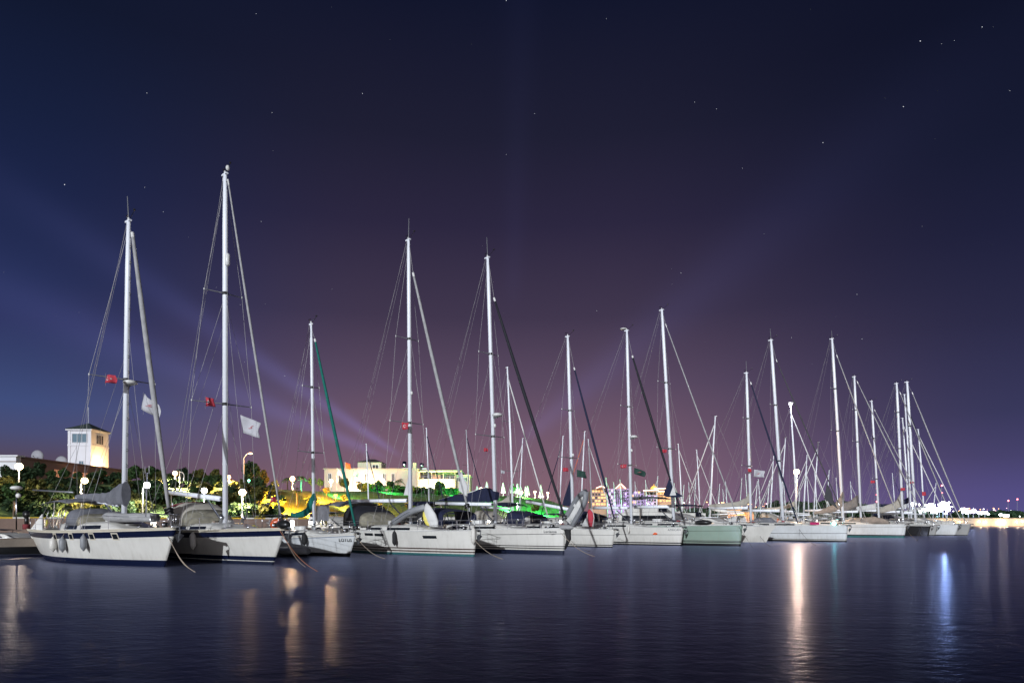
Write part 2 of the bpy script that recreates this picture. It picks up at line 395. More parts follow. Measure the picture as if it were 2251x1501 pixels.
# ------------------------------------------------------------------ trees and shrubs
def crown_pts(rx, rz, n, seed, clumps=16, squash=0):
    rg = random.Random(seed); cl = []
    for i in range(clumps):
        while True:
            v = Vector((rg.uniform(-1,1), rg.uniform(-1,1), rg.uniform(-1,1)))
            if .3 < v.length < 1: break
        cl.append((v*.72, rg.uniform(.28,.46)))
    out = []
    for i in range(n):
        c_, r_ = cl[rg.randrange(clumps)]
        d = Vector((rg.gauss(0,1), rg.gauss(0,1), rg.gauss(0,1))).normalized()*r_*rg.uniform(.55,1.05)
        p = c_+d; p = Vector((p.x*rx, p.y*rx, p.z*rz)); out.append(p)
    return out
def make_tree(name, h, rx, rz, n, leaf, seed, lm, trunk_r=.11, cat='tree'):
    root = thing(name, 'x', cat)
    random.seed(seed)
    m = MB(); c0 = h-rz
    m.tube([(0,0,-.3),(.04,0,c0*.5),(-.03,.05,c0*.9),(0,0,c0+rz*.3)], [trunk_r,trunk_r*.8,trunk_r*.6,trunk_r*.3], bark, 7)
    for k in range(5):
        th = k*1.3+seed; m.tube([(0,0,c0-rz*.55),(math.cos(th)*rx*.35,math.sin(th)*rx*.35,c0-rz*.1),(math.cos(th)*rx*.6,math.sin(th)*rx*.6,c0+rz*.35)], [trunk_r*.5,trunk_r*.35,trunk_r*.12], bark, 5)
    m.obj('trunk', root)
    pts = [p+Vector((0,0,c0)) for p in crown_pts(rx, rz, n, seed)]
    m = leafmass(pts, leaf, lm); m.obj('crown', root)
    return root
def make_palm(seed, h=3.2):
    root = thing('palm_tree', 'x', 'palm tree'); random.seed(seed)
    m = MB(); m.tube([(0,0,-.3),(.03,0,h*.5),(0,.03,h)], [.17,.13,.15], bark, 8); m.obj('trunk', root)
    m = MB()
    for k in range(22):
        th = k*2.4; up = random.uniform(-.1,1.1); pts = []
        for i in range(7):
            f = i/6; pts.append(Vector((math.cos(th)*f*1.5*(1-.25*max(up,0)), math.sin(th)*f*1.5*(1-.25*max(up,0)), h+f*up*1.0-f*f*1.0)))
        for i in range(6):
            a = pts[i]; b_ = pts[i+1]; sd_ = Vector((-math.sin(th),math.cos(th),0))
            for sgn in (-1,1):
                for q in (0,.5):
                    c_ = a.lerp(b_, q); wdt = .34*math.sin(math.pi*(i+q+.7)/7)+.05
                    m.add([c_, c_+(b_-a)*.35, c_+sd_*sgn*wdt+(b_-a)*.9-Vector((0,0,wdt*.5))], [(0,1,2)], palm)
    m.obj('crown', root); return root
protos = {
 'round': [tree_of(make_tree('round_tree', 3.4, 1.15, .95, 1500, .13, i, mm)) for i, mm in ((1,lf1),(2,lf1),(3,lf2))],
 'olive': [tree_of(make_tree('broad_tree', 4.2, 1.7, 1.5, 2100, .16, i, mm)) for i, mm in ((4,lf3),(5,lf1))],
 'tall': [tree_of(make_tree('tall_tree', 5.2, 1.5, 2.1, 2300, .17, i, mm)) for i, mm in ((6,lf2),(7,lf3))],
 'bush': [tree_of(make_tree('shrub', 1.7, 1.35, .95, 1300, .13, i, mm, .04, 'shrub')) for i, mm in ((8,lf4),(9,lf2),(10,lf3))],
 'palm': [tree_of(make_palm(1))],
}
used = set()
def plant(kind, vi, u, t_, sc, label, group, z=None, vt=None):
    Y = Yt(u, t_); x = (u-CU)/F*Y; s_, t2 = st_of(x, Y)
    tr = protos[kind][vi]
    if vt: sc = (CZ+(HV-vt)/F*Y-hgt(s_,t2))/{'round':3.4,'olive':4.2,'tall':5.2,'palm':4.0}[kind]; sc = max(sc,.3)
    if (kind, vi) in used: o = dup(tr)
    else: o = tr[0]; used.add((kind, vi))
    o.location = (x, Y, (hgt(s_, t2) if z is None else z)); o.scale = (sc*random.uniform(.94,1.06), sc*random.uniform(.94,1.06), sc); o.rotation_euler = (0,0,random.uniform(0,6.28))
    o['label'] = label; o['group'] = group; return o
random.seed(77)
GT = 'trees on the lit hillside'; GB = 'shrubs along the quay road'
for (kind, vi, u, t_, sc, label) in [
 ('tall',0,12,86,1020,'tall dark tree below the white end of the left building'),
 ('tall',0,88,88,1012,'large dark tree right of the leftmost street lamp, before the brown wall'),
 ('round',0,30,76,1057,'umbrella shaped tree with thin bare trunk at the left edge by the kerb'),
 ('round',1,140,84,1028,'round clipped tree in front of the left building curtained windows'),
 ('round',2,124,77,1066,'small round tree just above the deck canopy of the first sailboat'),
 ('round',0,222,86,1030,'round clipped tree under the right end of the brown building'),
 ('round',2,249,88,1037,'dark round tree between the brown building and the first mast'),
 ('olive',1,300,92,1020,'broad tree immediately right of the first mast on the ridge'),
 ('olive',1,335,96,1022,'leafy tree on the ridge above the white street lamp'),
 ('olive',0,295,78,1080,'yellow green bushy tree right of the grey sail cover'),
 ('round',0,352,80,1060,'slim trunked green tree right of the white street lamp'),
 ('tall',0,402,92,1025,'dark tree on the ridge right of the hot bright lamp'),
 ('olive',0,440,95,1030,'tree on the ridge left of the second tall mast'),
 ('tall',1,475,97,1030,'olive tree on the ridge directly behind the second mast'),
 ('round',2,384,82,1052,'dark clipped tree below the hot bright lamp'),
 ('olive',1,425,82,1070,'broad tree behind the white boom of the second sailboat'),
 ('olive',0,515,84,1055,'broad tree left of the strong yellow lamp'),
 ('tall',0,552,92,1010,'tallest dark tree beside the high curved street lamp'),
 ('tall',1,580,88,1032,'orange lit tree right of the high curved street lamp'),
 ('olive',0,568,79,1068,'orange lit tree behind the strong yellow lamp'),
 ('olive',0,604,92,1055,'low spreading tree glowing yellow on the terrace edge'),
 ('olive',1,612,78,1085,'dark tree between the second and third masts beside the yellow lawn'),
 ('round',0,686,93,1048,'yellow lit round tree left of the third mast'),
 ('round',1,704,92,1052,'green round tree right of the third mast'),
 ('palm',0,652,80,1072,'palm tree standing in front of the glowing yellow lawn'),
 ('palm',0,684,76,1083,'short bushy palm behind the green sail cover'),
 ('palm',0,632,97,1044,'palm tree tinted green on the upper terrace, left one'),
 ('palm',0,662,99,1040,'palm tree tinted green on the upper terrace, right one'),
 ('palm',0,790,101,1052,'palm in front of the cream building beside the furled green sail'),
 ('palm',0,878,103,1045,'palm in front of the cream building left of the fourth mast'),
 ('olive',0,718,83,1080,'small orange lit tree below the left end of the cream building'),
 ('olive',0,757,93,1050,'orange lit round tree before the cream building flag poles'),
 ('olive',0,760,80,1085,'orange lit shrubby tree just above the grey bimini'),
 ('round',1,832,92,1055,'brown and green round tree before the middle of the cream building'),
 ('round',0,859,93,1055,'small umbrella shaped tree right of the cream building centre'),
 ('olive',1,965,92,1055,'dark broad tree before the balconies of the cream building'),
 ('round',0,1128,86,1065,'bright green tree on the terrace edge behind the short mast'),
 ('olive',0,1176,77,1105,'brown shrub on the bright green bank'),
 ('olive',0,835,79,1100,'yellow lit bush behind the fourth sailboat boom'),
 ('olive',0,900,78,1095,'yellow green bush right below the fourth boom end'),
]: plant(kind, vi, u, t_, 1, label, GT, None, sc)
k = 0
for (u, t_, vt_) in [(262,90,1036),(283,94,1028),(318,91,1030),(350,95,1034),(368,90,1042),(415,96,1038),(458,92,1042),(492,95,1046),(530,93,1052),(200,88,1046),(172,87,1052),(62,86,1046),(112,86,1048)]:
    k += 1; plant('olive' if k % 3 else 'tall', k % 2, u, t_, 1, 'broad dark tree in the continuous belt of trees on the ridge behind the street lamps', 'belt of trees on the left ridge', None, vt_)
for u in list(range(-10, 620, 21)):
    k += 1; plant('bush', k % 3, u+random.uniform(-6,6), random.choice((75.4,77.5,80)), random.uniform(.85,1.35), 'low rounded shrub in the dark hedge row along the quay road', GB)
for u in list(range(-5, 600, 30)):
    k += 1; plant('bush', k % 3, u+random.uniform(-9,9), random.choice((83,86)), random.uniform(.7,1.05), 'shrub on the upper slope behind the dark hedge row', GB)
for u in range(800, 1010, 17):
    k += 1; plant('bush', k % 3, u+random.uniform(-4,4), 88.5, random.uniform(.7,1.0), 'clipped shrub in the row under the cream building', 'shrubs under the cream building')
for (kk, vv), in [((a,b_),) for a, l in protos.items() for b_ in range(len(l)) if (a,b_) not in used]:
    bpy.data.objects.remove(protos[kk][vv][0])
# ------------------------------------------------------------------ street lamps and floodlights
def lampmat(name, col, es): return mat(name, (.8,.8,.8), .4, emit=col, es=es, samp='NONE')
L_warm = lampmat('lamp_glow_warm', (1,.72,.38), 18); L_white = lampmat('lamp_glow_white', (.95,.97,1), 16); L_or = lampmat('lamp_glow_orange', (1,.55,.2), 14)
L_grn = lampmat('lamp_glow_green', (.2,1,.6), 6); L_teal = lampmat('lamp_glow_teal', (.25,1,.85), 14)
LG = 'lit street lamps on the quay and hillside'
def street_lamp(u, v, t_, label, gm, col, power, r=.28, arm=0, zb=None, Y=None, name='street_lamp', pt=False):
    Y = Y or Yt(u, t_); p = P(u, v, Y); s_, t2 = st_of(p.x, Y); z0 = hgt(s_, t2) if zb is None else zb
    root = thing(name, label, 'street lamp', (p.x, Y, z0), 0, LG); h = p.z-z0; r *= .78
    m = MB()
    m.tube([(-arm,0,0),(-arm,0,.5)], [.10,.10], polem, 10); m.tube([(-arm,0,.5),(-arm,0,h-.25 if arm else h-r)], [.06,.05], polem, 10); m.obj('pole', root, True)
    if arm: m = MB(); m.tube([(-arm,0,h-.25),(-arm*.6,0,h+.05),(0,0,h+r*.8)], .035, polem, 8); m.obj('arm', root, True)
    m = MB(); m.ball((0,0,h), r, r, r, gm, 14, 9); m.obj('globe', root, True)
    m = MB(); m.ball((0,0,h+r*.86), r*.6, r*.6, r*.3, polem, 12, 4, 0, 1); m.obj('cap', root, True)
    if power and name == 'street_lamp' and not pt:
        l = bpy.data.lights.new('lamp_light', 'SPOT'); l.energy = power*16; l.color = col; l.shadow_soft_size = .12; l.spot_size = R(168); l.spot_blend = .35
        o = bpy.data.objects.new('lamp_light', l); COL.objects.link(o); o.parent = root; o.location = (0,0,h-r-.1)
    elif power: point_light('lamp_light', (0, -r-.08, h-.1), col, power, .12, root)
    return root
W, WW, OO = (1,.74,.42), (.95,.96,1), (1,.55,.18)
street_lamp(42,1025,80,'big warm street lamp at the far left in front of the white wall', L_warm, W, 520, .42, pt=True)
street_lamp(186,1056,74,'warm street lamp on an arm just left of the first mast', L_warm, W, 450, .36, .35)
street_lamp(323,1066,73,'white street lamp on a straight pole right of the first mast', L_white, (1,.95,.85), 450, .38, .4)
street_lamp(385,1040,84,'hot orange white lamp on the slope beside a twin armed post', L_or, W, 700, .34)
street_lamp(449,1078,73,'cold white street lamp just above the white boom of the second sailboat', L_white, WW, 450, .36)
street_lamp(503,1048,84,'small orange street lamp immediately right of the second mast', L_or, OO, 700, .27)
street_lamp(533,1082,73.3,'strong yellow white street lamp beside the orange trees', L_warm, W, 700, .46)
street_lamp(547,1056,88,'greenish white lamp under the tallest dark tree', L_grn, (.6,1,.8), 150, .2)
street_lamp(1057,1073,90,'globe lamp on the terrace above the navy sail cover', L_warm, W, 300, .26)
street_lamp(1147,1082,89,'globe lamp beside the white folded parasols, left of two close ones', L_warm, W, 250, .25)
street_lamp(1176,1081,89,'globe lamp between the lone parasol and the cluster of parasols', L_warm, W, 250, .25)
street_lamp(1204,1083,89,'rightmost globe lamp on the green bank', L_warm, W, 250, .25)
street_lamp(1137,1107,76,'low globe lamp at the foot of the green bank', L_white, WW, 100, .18)
street_lamp(643,1052,91,'very bright orange lamp between the two green palms', L_or, (1,.58,.22), 1300, .44, pt=True)
street_lamp(728,1057,100,'very bright lamp against the left end of the cream building', L_or, (1,.60,.26), 2000, .42, pt=True)
street_lamp(843,1054,101,'violet white lamp before the centre window of the cream building', L_white, (.9,.8,1), 60, .16)
street_lamp(927,1076,100,'violet white lamp behind the bushes of the cream building', L_white, (.9,.8,1), 300, .2)
# tall pier lamp, whose reflection crosses the water
street_lamp(1751,1037,0,'tall pier lamp glowing warm white behind the tenth mast', L_warm, (1,.66,.38), 2200, .40, 0, .9, 78, 'pier_lamp')
# high curved lamp
p = P(536,1064,Yt(536,86)); root = thing('high_street_lamp', 'high street lamp with curved neck left of the tallest dark tree', 'street lamp', (p.x,p.y,5.5), 0)
top = P(536,1000,p.y).z-5.5
m = MB(); m.tube([(0,0,0),(0,0,top-.4),(.25,0,top),(.65,0,top+.22)], [.09,.07,.05,.04], polem, 8); m.obj('pole', root, True)
m = MB(); m.ball((.8,0,top+.2), .28, .12, .09, L_or, 10, 6); m.obj('lamp_head', root, True)
point_light('lamp_light', (.8,-.2,top), OO, 200, .1, root)
# twin armed post near the hot lamp
Y = Yt(395,84); p = P(395,1062,Y); root = thing('twin_lamp_post', 'unlit post with two bracket arms right of the hot lamp', 'lamp post', (p.x,Y,4.8))
m = MB(); h = P(395,1035,Y).z-4.8; m.tube([(0,0,0),(0,0,h)], .06, polem, 8); m.tube([(.5,0,h-1.2),(.5,0,h-.4),(.3,0,h-.15),(0,0,h-.1)], .05, polem, 8); m.obj('post', root, True)
# ground floodlights colouring lawn, trees and facade
fl_g = 'coloured ground floodlights on the hillside'
def flood(u, t_, dz, col, power, label, gm, s=.22, aim=None):
    Y = Yt(u, t_); x = (u-CU)/F*Y; s_, t2 = st_of(x, Y); z = hgt(s_, t2)
    root = thing('floodlight', label, 'floodlight', (x, Y, z), 0, fl_g)
    m = MB(); m.box(-s,s,-.08,.08,dz-.12,dz+.12,plk); m.box(-.03,.03,-.03,.03,-.2,dz-.12,plk); m.obj('housing', root)
    m = MB(); m.box(-s*.85,s*.85,.083,.1,dz-.1,dz+.1,gm); m.obj('lens', root)
    l = bpy.data.lights.new('flood_light', 'SPOT'); l.energy = power*1.3; l.color = col; l.shadow_soft_size = .1; l.spot_size = R(165); l.spot_blend = .7
    o = bpy.data.objects.new('flood_light', l); COL.objects.link(o); o.parent = root; o.location = (0,.2,dz+.1)
    o.rotation_euler = Vector((0,-.96,-.28)).to_track_quat('Z','Y').to_euler()
OC = (1,.36,.04); GC = (.05,1,.22)
flood(622,76.5,.7,OC,9000,'orange floodlight on the lawn left of the palm',L_or)
flood(668,75.5,.6,OC,9000,'orange floodlight at the foot of the glowing lawn',L_or)
flood(588,78,.9,OC,8000,'orange floodlight under the orange trees by the strong lamp',L_or)
flood(702,80,.9,OC,8000,'orange floodlight under the round trees at the third mast',L_or)
flood(770,77,.8,(1,.75,.2),5000,'yellow floodlight just above the grey bimini',L_warm)
flood(647,88,.8,(1,.62,.22),6000,'orange floodlight on the terrace wall under the green palms',L_or)
flood(654,98,.6,(.05,1,.5),1000,'green floodlight between the green palms',L_grn)
flood(738,82,.6,GC,2000,'green floodlight on the slope below the cream building',L_grn)
flood(850,84,.7,GC,2200,'green floodlight under the round trees before the cream building',L_grn)
flood(825,76,.7,(1,.6,.1),2500,'yellow floodlight behind the fourth boom',L_or)
flood(1010,84,.7,GC,3500,'green floodlight left of the navy sail cover',L_grn)
flood(1120,78,.7,GC,6500,'green floodlight at the left part of the green bank',L_grn)
flood(1200,76,.6,GC,6500,'green floodlight at the middle of the green bank',L_grn)
flood(1270,75,.6,GC,5500,'green floodlight at the right end of the green bank',L_grn)
flood(1150,84,.6,(.3,1,.3),3000,'green floodlight high on the bank below the parasols',L_grn)
flood(800,105,.6,(1,.68,.42),4200,'warm floodlight washing the left half of the cream facade',L_warm)
flood(890,105,.6,(1,.66,.40),4200,'warm floodlight washing the right half of the cream facade',L_warm)
flood(955,98,.6,(1,.80,.40),6500,'yellow floodlight washing the balcony wing',L_warm)
# parasols on the terrace
random.seed(4)
PG = 'folded white parasols on the terrace'
for i, (u, v0, v1, t_) in enumerate([(1049,1067,1084,93),(1070,1058,1084,91),(1106,1060,1088,90.5),(1126,1058,1090,91),(1137,1062,1092,90),(1144,1066,1092,91.5),(1155,1069,1092,92),(1159.5,1067,1091,90),(1189,1065,1093,90)]):
    Y = Yt(u, t_); p0 = P(u, v1+6, Y); p1 = P(u, v0, Y); s_, t2 = st_of(p0.x, Y)
    z0 = hgt(s_, t2); h = p1.z-z0
    root = thing('parasol', 'x', 'parasol', (p0.x, Y, z0), 0, PG)
    root['label'] = ['leftmost small folded parasol behind the navy sail cover','folded white parasol above the navy sail cover','folded white parasol just right of the fifth mast','folded parasol hidden partly by the short mast','folded parasol right of the short mast','folded parasol left beside the double globe lamps','folded parasol, left one of a touching pair','folded parasol, right one of a touching pair','lone folded parasol between two globe lamps'][i]
    m = MB(); m.tube([(0,0,0),(0,0,h*.4)], .05, polem, 8); m.box(-.3,.3,-.3,.3,0,.12,conc); m.obj('stand', root)
    m = MB(); rows = []
    for k in range(7):
        f = k/6; z = h*.3+h*.7*f; r = (.36*(1-f)**.8+.03)
        rows.append([((r*(1+.22*math.cos(5*a_)))*math.cos(a_), (r*(1+.22*math.cos(5*a_)))*math.sin(a_), z) for a_ in [2*math.pi*j/20 for j in range(20)]])
    m.grid(rows, fwhite, True); m.obj('canopy', root, True)
    if i in (2, 5, 8): point_light('lamp_light', (0,-1.1,.7), (1,.93,.75), 260, .1, root)  # added light to whiten the parasols; no lamp stands here
# ------------------------------------------------------------------ buildings
def win(parent, x, z, w_, h_, y, gm, fm=plw, face='-y', bars=1):
    # framed window lying on a wall; face -y looks at the camera, +x looks right
    fr = MB(); t_ = .07
    def bx(mb, a0, a1, z0, z1, d0, d1, mt):
        if face == '-y': mb.box(a0, a1, y-d1, y-d0, z0, z1, mt)
        else: mb.box(y+d0, y+d1, a0, a1, z0, z1, mt)
    bx(fr, x-w_/2-t_, x+w_/2+t_, z-t_, z, 0, .08, fm); bx(fr, x-w_/2-t_, x+w_/2+t_, z+h_, z+h_+t_, 0, .08, fm)
    bx(fr, x-w_/2-t_, x-w_/2, z, z+h_, 0, .08, fm); bx(fr, x+w_/2, x+w_/2+t_, z, z+h_, 0, .08, fm)
    for k in range(bars):
        c_ = x-w_/2+w_*(k+1)/(bars+1); bx(fr, c_-.025, c_+.025, z, z+h_, .03, .06, fm)
    f = fr.obj('window', parent)
    gl = MB(); bx(gl, x-w_/2, x+w_/2, z, z+h_, .005, .025, gm); gl.obj('pane', f)
# left long building
root = thing('marina_building', 'long low building with brown side wall and curtained lit windows at the left', 'building', (0,0,0))
m = MB(); zt = 9.45
m.box(-75,-58,79.8,80.6,4.5,zt,stuc2); m.box(-75,-58.02,80.6,103,4.5,zt-.12,stuc3); m.obj('wall', root)
m = MB(); m.box(-75.2,-57.7,79.6,80.9,zt,zt+.16,stuc2); m.box(-75.2,-57.75,80.9,103.3,zt-.1,zt+.08,stuc3); m.box(-75.1,-57.85,79.7,79.8,zt-.62,zt-.55,stuc3); m.obj('cornice', root)
for (y_, w_, z_, h_, g_) in [(86.9,1.0,7.0,1.45,winl),(90.6,1.2,7.3,1.1,winl),(93.2,2.6,7.2,1.2,winl),(97.2,1.2,7.3,1.1,winl),(100,1.0,7.4,1.1,winl)]:
    win(root, y_, z_, w_, h_, -58.02, g_, stuc3, '+x', 2)
point_light('lamp_light', (-55.5,90,6.6), (1,.5,.3), 90, .1, root)
def dish(x, y, z, r, label):
    rt = thing('satellite_dish', label, 'satellite dish', (x,y,z), 0, 'satellite dishes on the left roof')
    m = MB(); rows = []
    for i in range(6):
        q = r*i/5; rows.append([(q*math.cos(a_), -.25*r+ .28*q*q/r - .0, r*.85+q*math.sin(a_)) for a_ in [2*math.pi*j/24 for j in range(24)]])
    m.grid(rows, mat('dish_grey_paint',(.26,.26,.29),.6), True); m.obj('reflector', rt, True, .03)
    m = MB(); m.tube([(0,0,0),(0,0,r*.85)], .07, steel, 8); m.tube([(0,0,r*.3),(0,-r*.9,r*.8)], .025, steel, 6); m.box(-.06,.06,-r*.98,-r*.86,r*.74,r*.88,plk); m.obj('stand', rt)
dish(P(82,1000,86).x, 86, zt-.1, .80, 'left large satellite dish on the brown roof')
dish(P(135,1000,95).x, 95, zt-.1, .86, 'right large satellite dish beside the tower')
dish(P(113,1005,92).x, 92, zt-.1, .32, 'small satellite dish between the two large ones')
# tower
root = thing('lookout_tower', 'square white lookout tower with dark pyramid roof, warm light on its right side', 'tower', (-65.0,100,0))
m = MB(); m.box(0,3.3,0,4.2,5,15.15,stuc2)
for (a, b_) in ((0,0),(3.3-.25,0),(3.3-.25,3.95)): m.box(a-.06,a+.31,b_-.06,b_+.31,5,15.1,stuc2)
m.box(-.1,3.4,-.1,4.3,12.9,13.1,stuc2); m.obj('wall', root)
m = MB(); m.box(-.28,3.58,-.28,4.48,15.15,15.35,stuc2); m.obj('cornice', root)
m = MB(); m.add([(-.4,-.4,15.35),(3.7,-.4,15.35),(3.7,4.6,15.35),(-.4,4.6,15.35),(1.65,2.1,16.5)], [(0,1,4),(1,2,4),(2,3,4),(3,0,4),(3,2,1,0)], roofg); m.obj('roof', root)
m = MB(); m.tube([(1.65,2.1,16.4),(1.65,2.1,18.9)], .03, alud, 6); m.obj('antenna', root)
win(root, 1.65, 13.4, 2.1, 1.25, 0, winb, stuc2, '-y', 2); win(root, 1.9, 10.1, .6, .55, 0, winb, stuc2, '-y', 1); win(root, 2.1, 13.35, 1.7, 1.3, 3.3, wink, stuc2, '+x', 3)
point_light('lamp_light', (4.9,1.6,10.1), (1,.60,.24), 1500, .1, root)
# cream building
Yb = 119
def X(u, Y=Yb): return (u-CU)/F*Y
def Z(v, Y=Yb): return CZ+(HV-v)/F*Y
root = thing('cream_building', 'two storey cream building with small hip roofed tower and balcony wing', 'building', (0,0,0))
m = MB(); m.box(X(713),X(919),Yb,Yb+10,5,Z(1031),stuc1)
m.box(X(785),X(837),Yb+.5,Yb+5,Z(1031),Z(1015),stuc1)
m.box(X(908),X(915),Yb-.15,Yb+.4,5.5,Z(1017),stuc1)
m.obj('wall', root)
m = MB(); m.box(X(919),X(1000),Yb+1,Yb+9,5,Z(1052),stuc4); m.box(X(919),X(1000),Yb+3.2,Yb+9,Z(1052),Z(1036),stuc1); m.box(X(1000),X(1031),Yb+2,Yb+9,5,Z(1044),stuc1)
m.obj('balcony_wing', root)
m = MB(); m.box(X(711),X(921),Yb-.3,Yb+10.2,Z(1031),Z(1029.5),stuc1); m.box(X(919.5),X(1014),Yb+.6,Yb+9.3,Z(1036),Z(1033),stuc4); m.box(X(1000.5),X(1033),Yb+1.6,Yb+9.2,Z(1044),Z(1042),stuc1); m.obj('cornice', root)
a0, a1, b0, b1, zz = X(783), X(839), Yb+.3, Yb+5.2, Z(1014.8)
m = MB(); m.add([(a0,b0,zz),(a1,b0,zz),(a1,b1,zz),(a0,b1,zz),((a0+a1)/2-.5,(b0+b1)/2,Z(1006)),((a0+a1)/2+.5,(b0+b1)/2,Z(1006))], [(0,1,5,4),(1,2,5),(2,3,4,5),(3,0,4),(3,2,1,0)], roofb); m.obj('roof', root)
for u in (725,748,805,845,864,908.5):
    if u != 908.5: win(root, X(u), Z(1057), .5, Z(1041)-Z(1057), Yb, wink)
win(root, X(824), Z(1030), 1.0, Z(1021)-Z(1030), Yb+.5, wink)
for u, w_ in ((935,1.6),(955,1.4),(975,1.6),(992,1.2)): win(root, X(u), Z(1050), w_, Z(1041)-Z(1050), Yb+3.2, wink if u != 955 else winl)
for u in (1006,1014,1022): win(root, X(u), Z(1056), .45, Z(1048)-Z(1056), Yb+2, wink)
for u in (972,984,996): win(root, X(u), Z(1075), .55, Z(1069)-Z(1075), Yb+1, winl)
m = MB()
for k in range(10):
    x_ = X(921)+k*(X(999)-X(921))/9; m.tube([(x_,Yb+1.15,Z(1052)),(x_,Yb+1.15,Z(1036))], .05 if k % 3 == 0 else .015, stuc1, 6)
m.tube([(X(921),Yb+1.15,Z(1050)+.3),(X(999),Yb+1.15,Z(1050)+.3)], .03, steel, 6); m.obj('balcony_railing', root)
for (u, hh, lb) in ((884,1.1,'larger steel water tank on the cream building roof'),(923,.8,'smaller steel water tank right of the fourth mast')):
    r2 = thing('water_tank', lb, 'water tank', (X(u),Yb+2.5,Z(1029.5)), 0, 'roof water tanks')
    m = MB(); m.tube([(0,0,.25),(0,0,.25+hh)], .36, steel, 14); m.ball((0,0,.25+hh), .36,.36,.14, steel, 14, 4, 0, 1); m.obj('tank', r2, True)
    m = MB(); m.box(-.4,.9,-.3,.3,0,.25,plw); m.obj('base', r2)
# flag poles in front of it
for (u, vt, lb, cl) in ((741,1028,'flagpole with limp white flag at the left of the cream building',fwhite),(758.5,1015,'tall flagpole with orange red flag before the cream building',orange),(776,1030,'flagpole with white flag right of the orange one',fwhite)):
    Y = 108; z0 = hgt(*st_of((u-CU)/F*Y, Y)); p = P(u, vt, Y)
    rt = thing('flagpole', lb, 'flagpole', (p.x,Y,z0), 0, 'flagpoles before the cream building'); h = p.z-z0
    m = MB(); m.tube([(0,0,0),(0,0,h)], [.06,.04], plw, 8); m.obj('pole', rt, True)
    m = MB(); n = 8; rows = []
    for i in range(n+1):
        f = i/n; rows.append([(f*.85, .12*math.sin(f*6+j), h-.05-j*.3-f*.55*(1 if cl != orange else .5)) for j in range(4)])
    m.grid(rows, cl); m.obj('flag', rt, True, .015)
# hotel far behind
Yh = 400
def XH(u): return (u-CU)/F*Yh
def ZH(v): return CZ+(HV-v)/F*Yh
root = thing('hotel_building', 'large far hotel with lilac blocks, lit gables and golden dome', 'hotel', (0,0,0))
m = MB()
m.box(XH(1303),XH(1336),Yh+6,Yh+22,1,ZH(1076),tan); m.box(XH(1310),XH(1332),Yh+5,Yh+22,ZH(1076),ZH(1072),tan); m.obj('wall', root)
m = MB(); m.box(XH(1336),XH(1388),Yh,Yh+20,1,ZH(1074),lav); m.box(XH(1388),XH(1418),Yh+4,Yh+20,1,ZH(1080),lav); m.box(XH(1418),XH(1446),Yh,Yh+20,1,ZH(1088),lav); m.obj('wall', root)
m = MB(); m.box(XH(1412),XH(1446),Yh+20.5,Yh+34,1,ZH(1077),tan); m.box(XH(1446),XH(1482),Yh+6,Yh+30,1,ZH(1080),tan); m.box(XH(1436),XH(1466),Yh+8,Yh+26,ZH(1080),ZH(1073),tan); m.obj('wall', root)
m = MB()
for (u0, u1, vb, vt) in ((1311,1331,1072,1068),(1352,1375,1074,1063)):
    m.prism([(XH(u0),ZH(vb)),(XH(u1),ZH(vb)),((XH(u0)+XH(u1))/2,ZH(vt))], Yh-1, Yh+12, tan)
m.obj('gable', root)
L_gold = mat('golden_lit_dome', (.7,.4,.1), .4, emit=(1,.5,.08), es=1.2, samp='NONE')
m = MB(); m.ball((XH(1450),Yh+16,ZH(1073)), 2.2,2.2,2.4, L_gold, 16, 6, 0, 1); m.tube([(XH(1450),Yh+16,ZH(1066)),(XH(1450),Yh+16,ZH(1060))], [.3,.08], L_gold, 6); m.obj('dome', root, True)
L_trim = mat('lit_roof_trim', (.7,.5,.4), .5, emit=(1,.62,.42), es=2.2, samp='NONE')
for (u0,v0,u1,v1) in ((1352,1074,1363.5,1063),(1363.5,1063,1375,1074),(1310,1073,1321,1068),(1321,1068,1332,1073),(1413,1078,1446,1077),(1446,1080,1482,1080),(1436,1073.5,1466,1073.5)):
    m = MB(); m.tube([(XH(u0),Yh-1.4,ZH(v0)),(XH(u1),Yh-1.4,ZH(v1))], .32, L_trim, 6); m.obj('light_strip', root)
wmesh = {}
random.seed(9)
def hwin(u, v, y, gm):
    if gm not in wmesh:
        m = MB(); m.box(-.62,.62,-.06,.0,0,1.15,gm); m.box(-.8,.8,-.6,.0,-.28,-.1,lav); o = m.obj('window', root); wmesh[gm] = o.data
    else:
        o = bpy.data.objects.new('window', wmesh[gm]); COL.objects.link(o); o.parent = root
    o.location = (XH(u), y, ZH(v))
for r_ in range(5):
    v = 1080.5+r_*7.2
    for u in (1340,1345.5,1351,1374.5,1380,1385.5): hwin(u, v, Yh, random.choice((wink,wink,winp)))
    for u in (1393,1400,1407,1414): hwin(u, v+3, Yh+4, random.choice((wink,wink,winp,winh)))
    for u in (1307,1313.5,1320,1326.5,1332): hwin(u, v, Yh+6, random.choice((wink,winh,winh)))
for r_ in range(3):
    for u in (1422,1428,1434,1440): hwin(u, 1094+r_*7.2, Yh, random.choice((wink,winp)))
for r_ in range(3):
    for u in (1450,1457,1464,1471,1477): hwin(u, 1086+r_*8, Yh+6, winh)
m = MB()
for u in (1355,1359,1363.5,1368,1372): m.box(XH(u)-.38,XH(u)+.38,Yh-.1,Yh+.0,ZH(1108),ZH(1077),wink)
m.obj('glazed_strip', root)
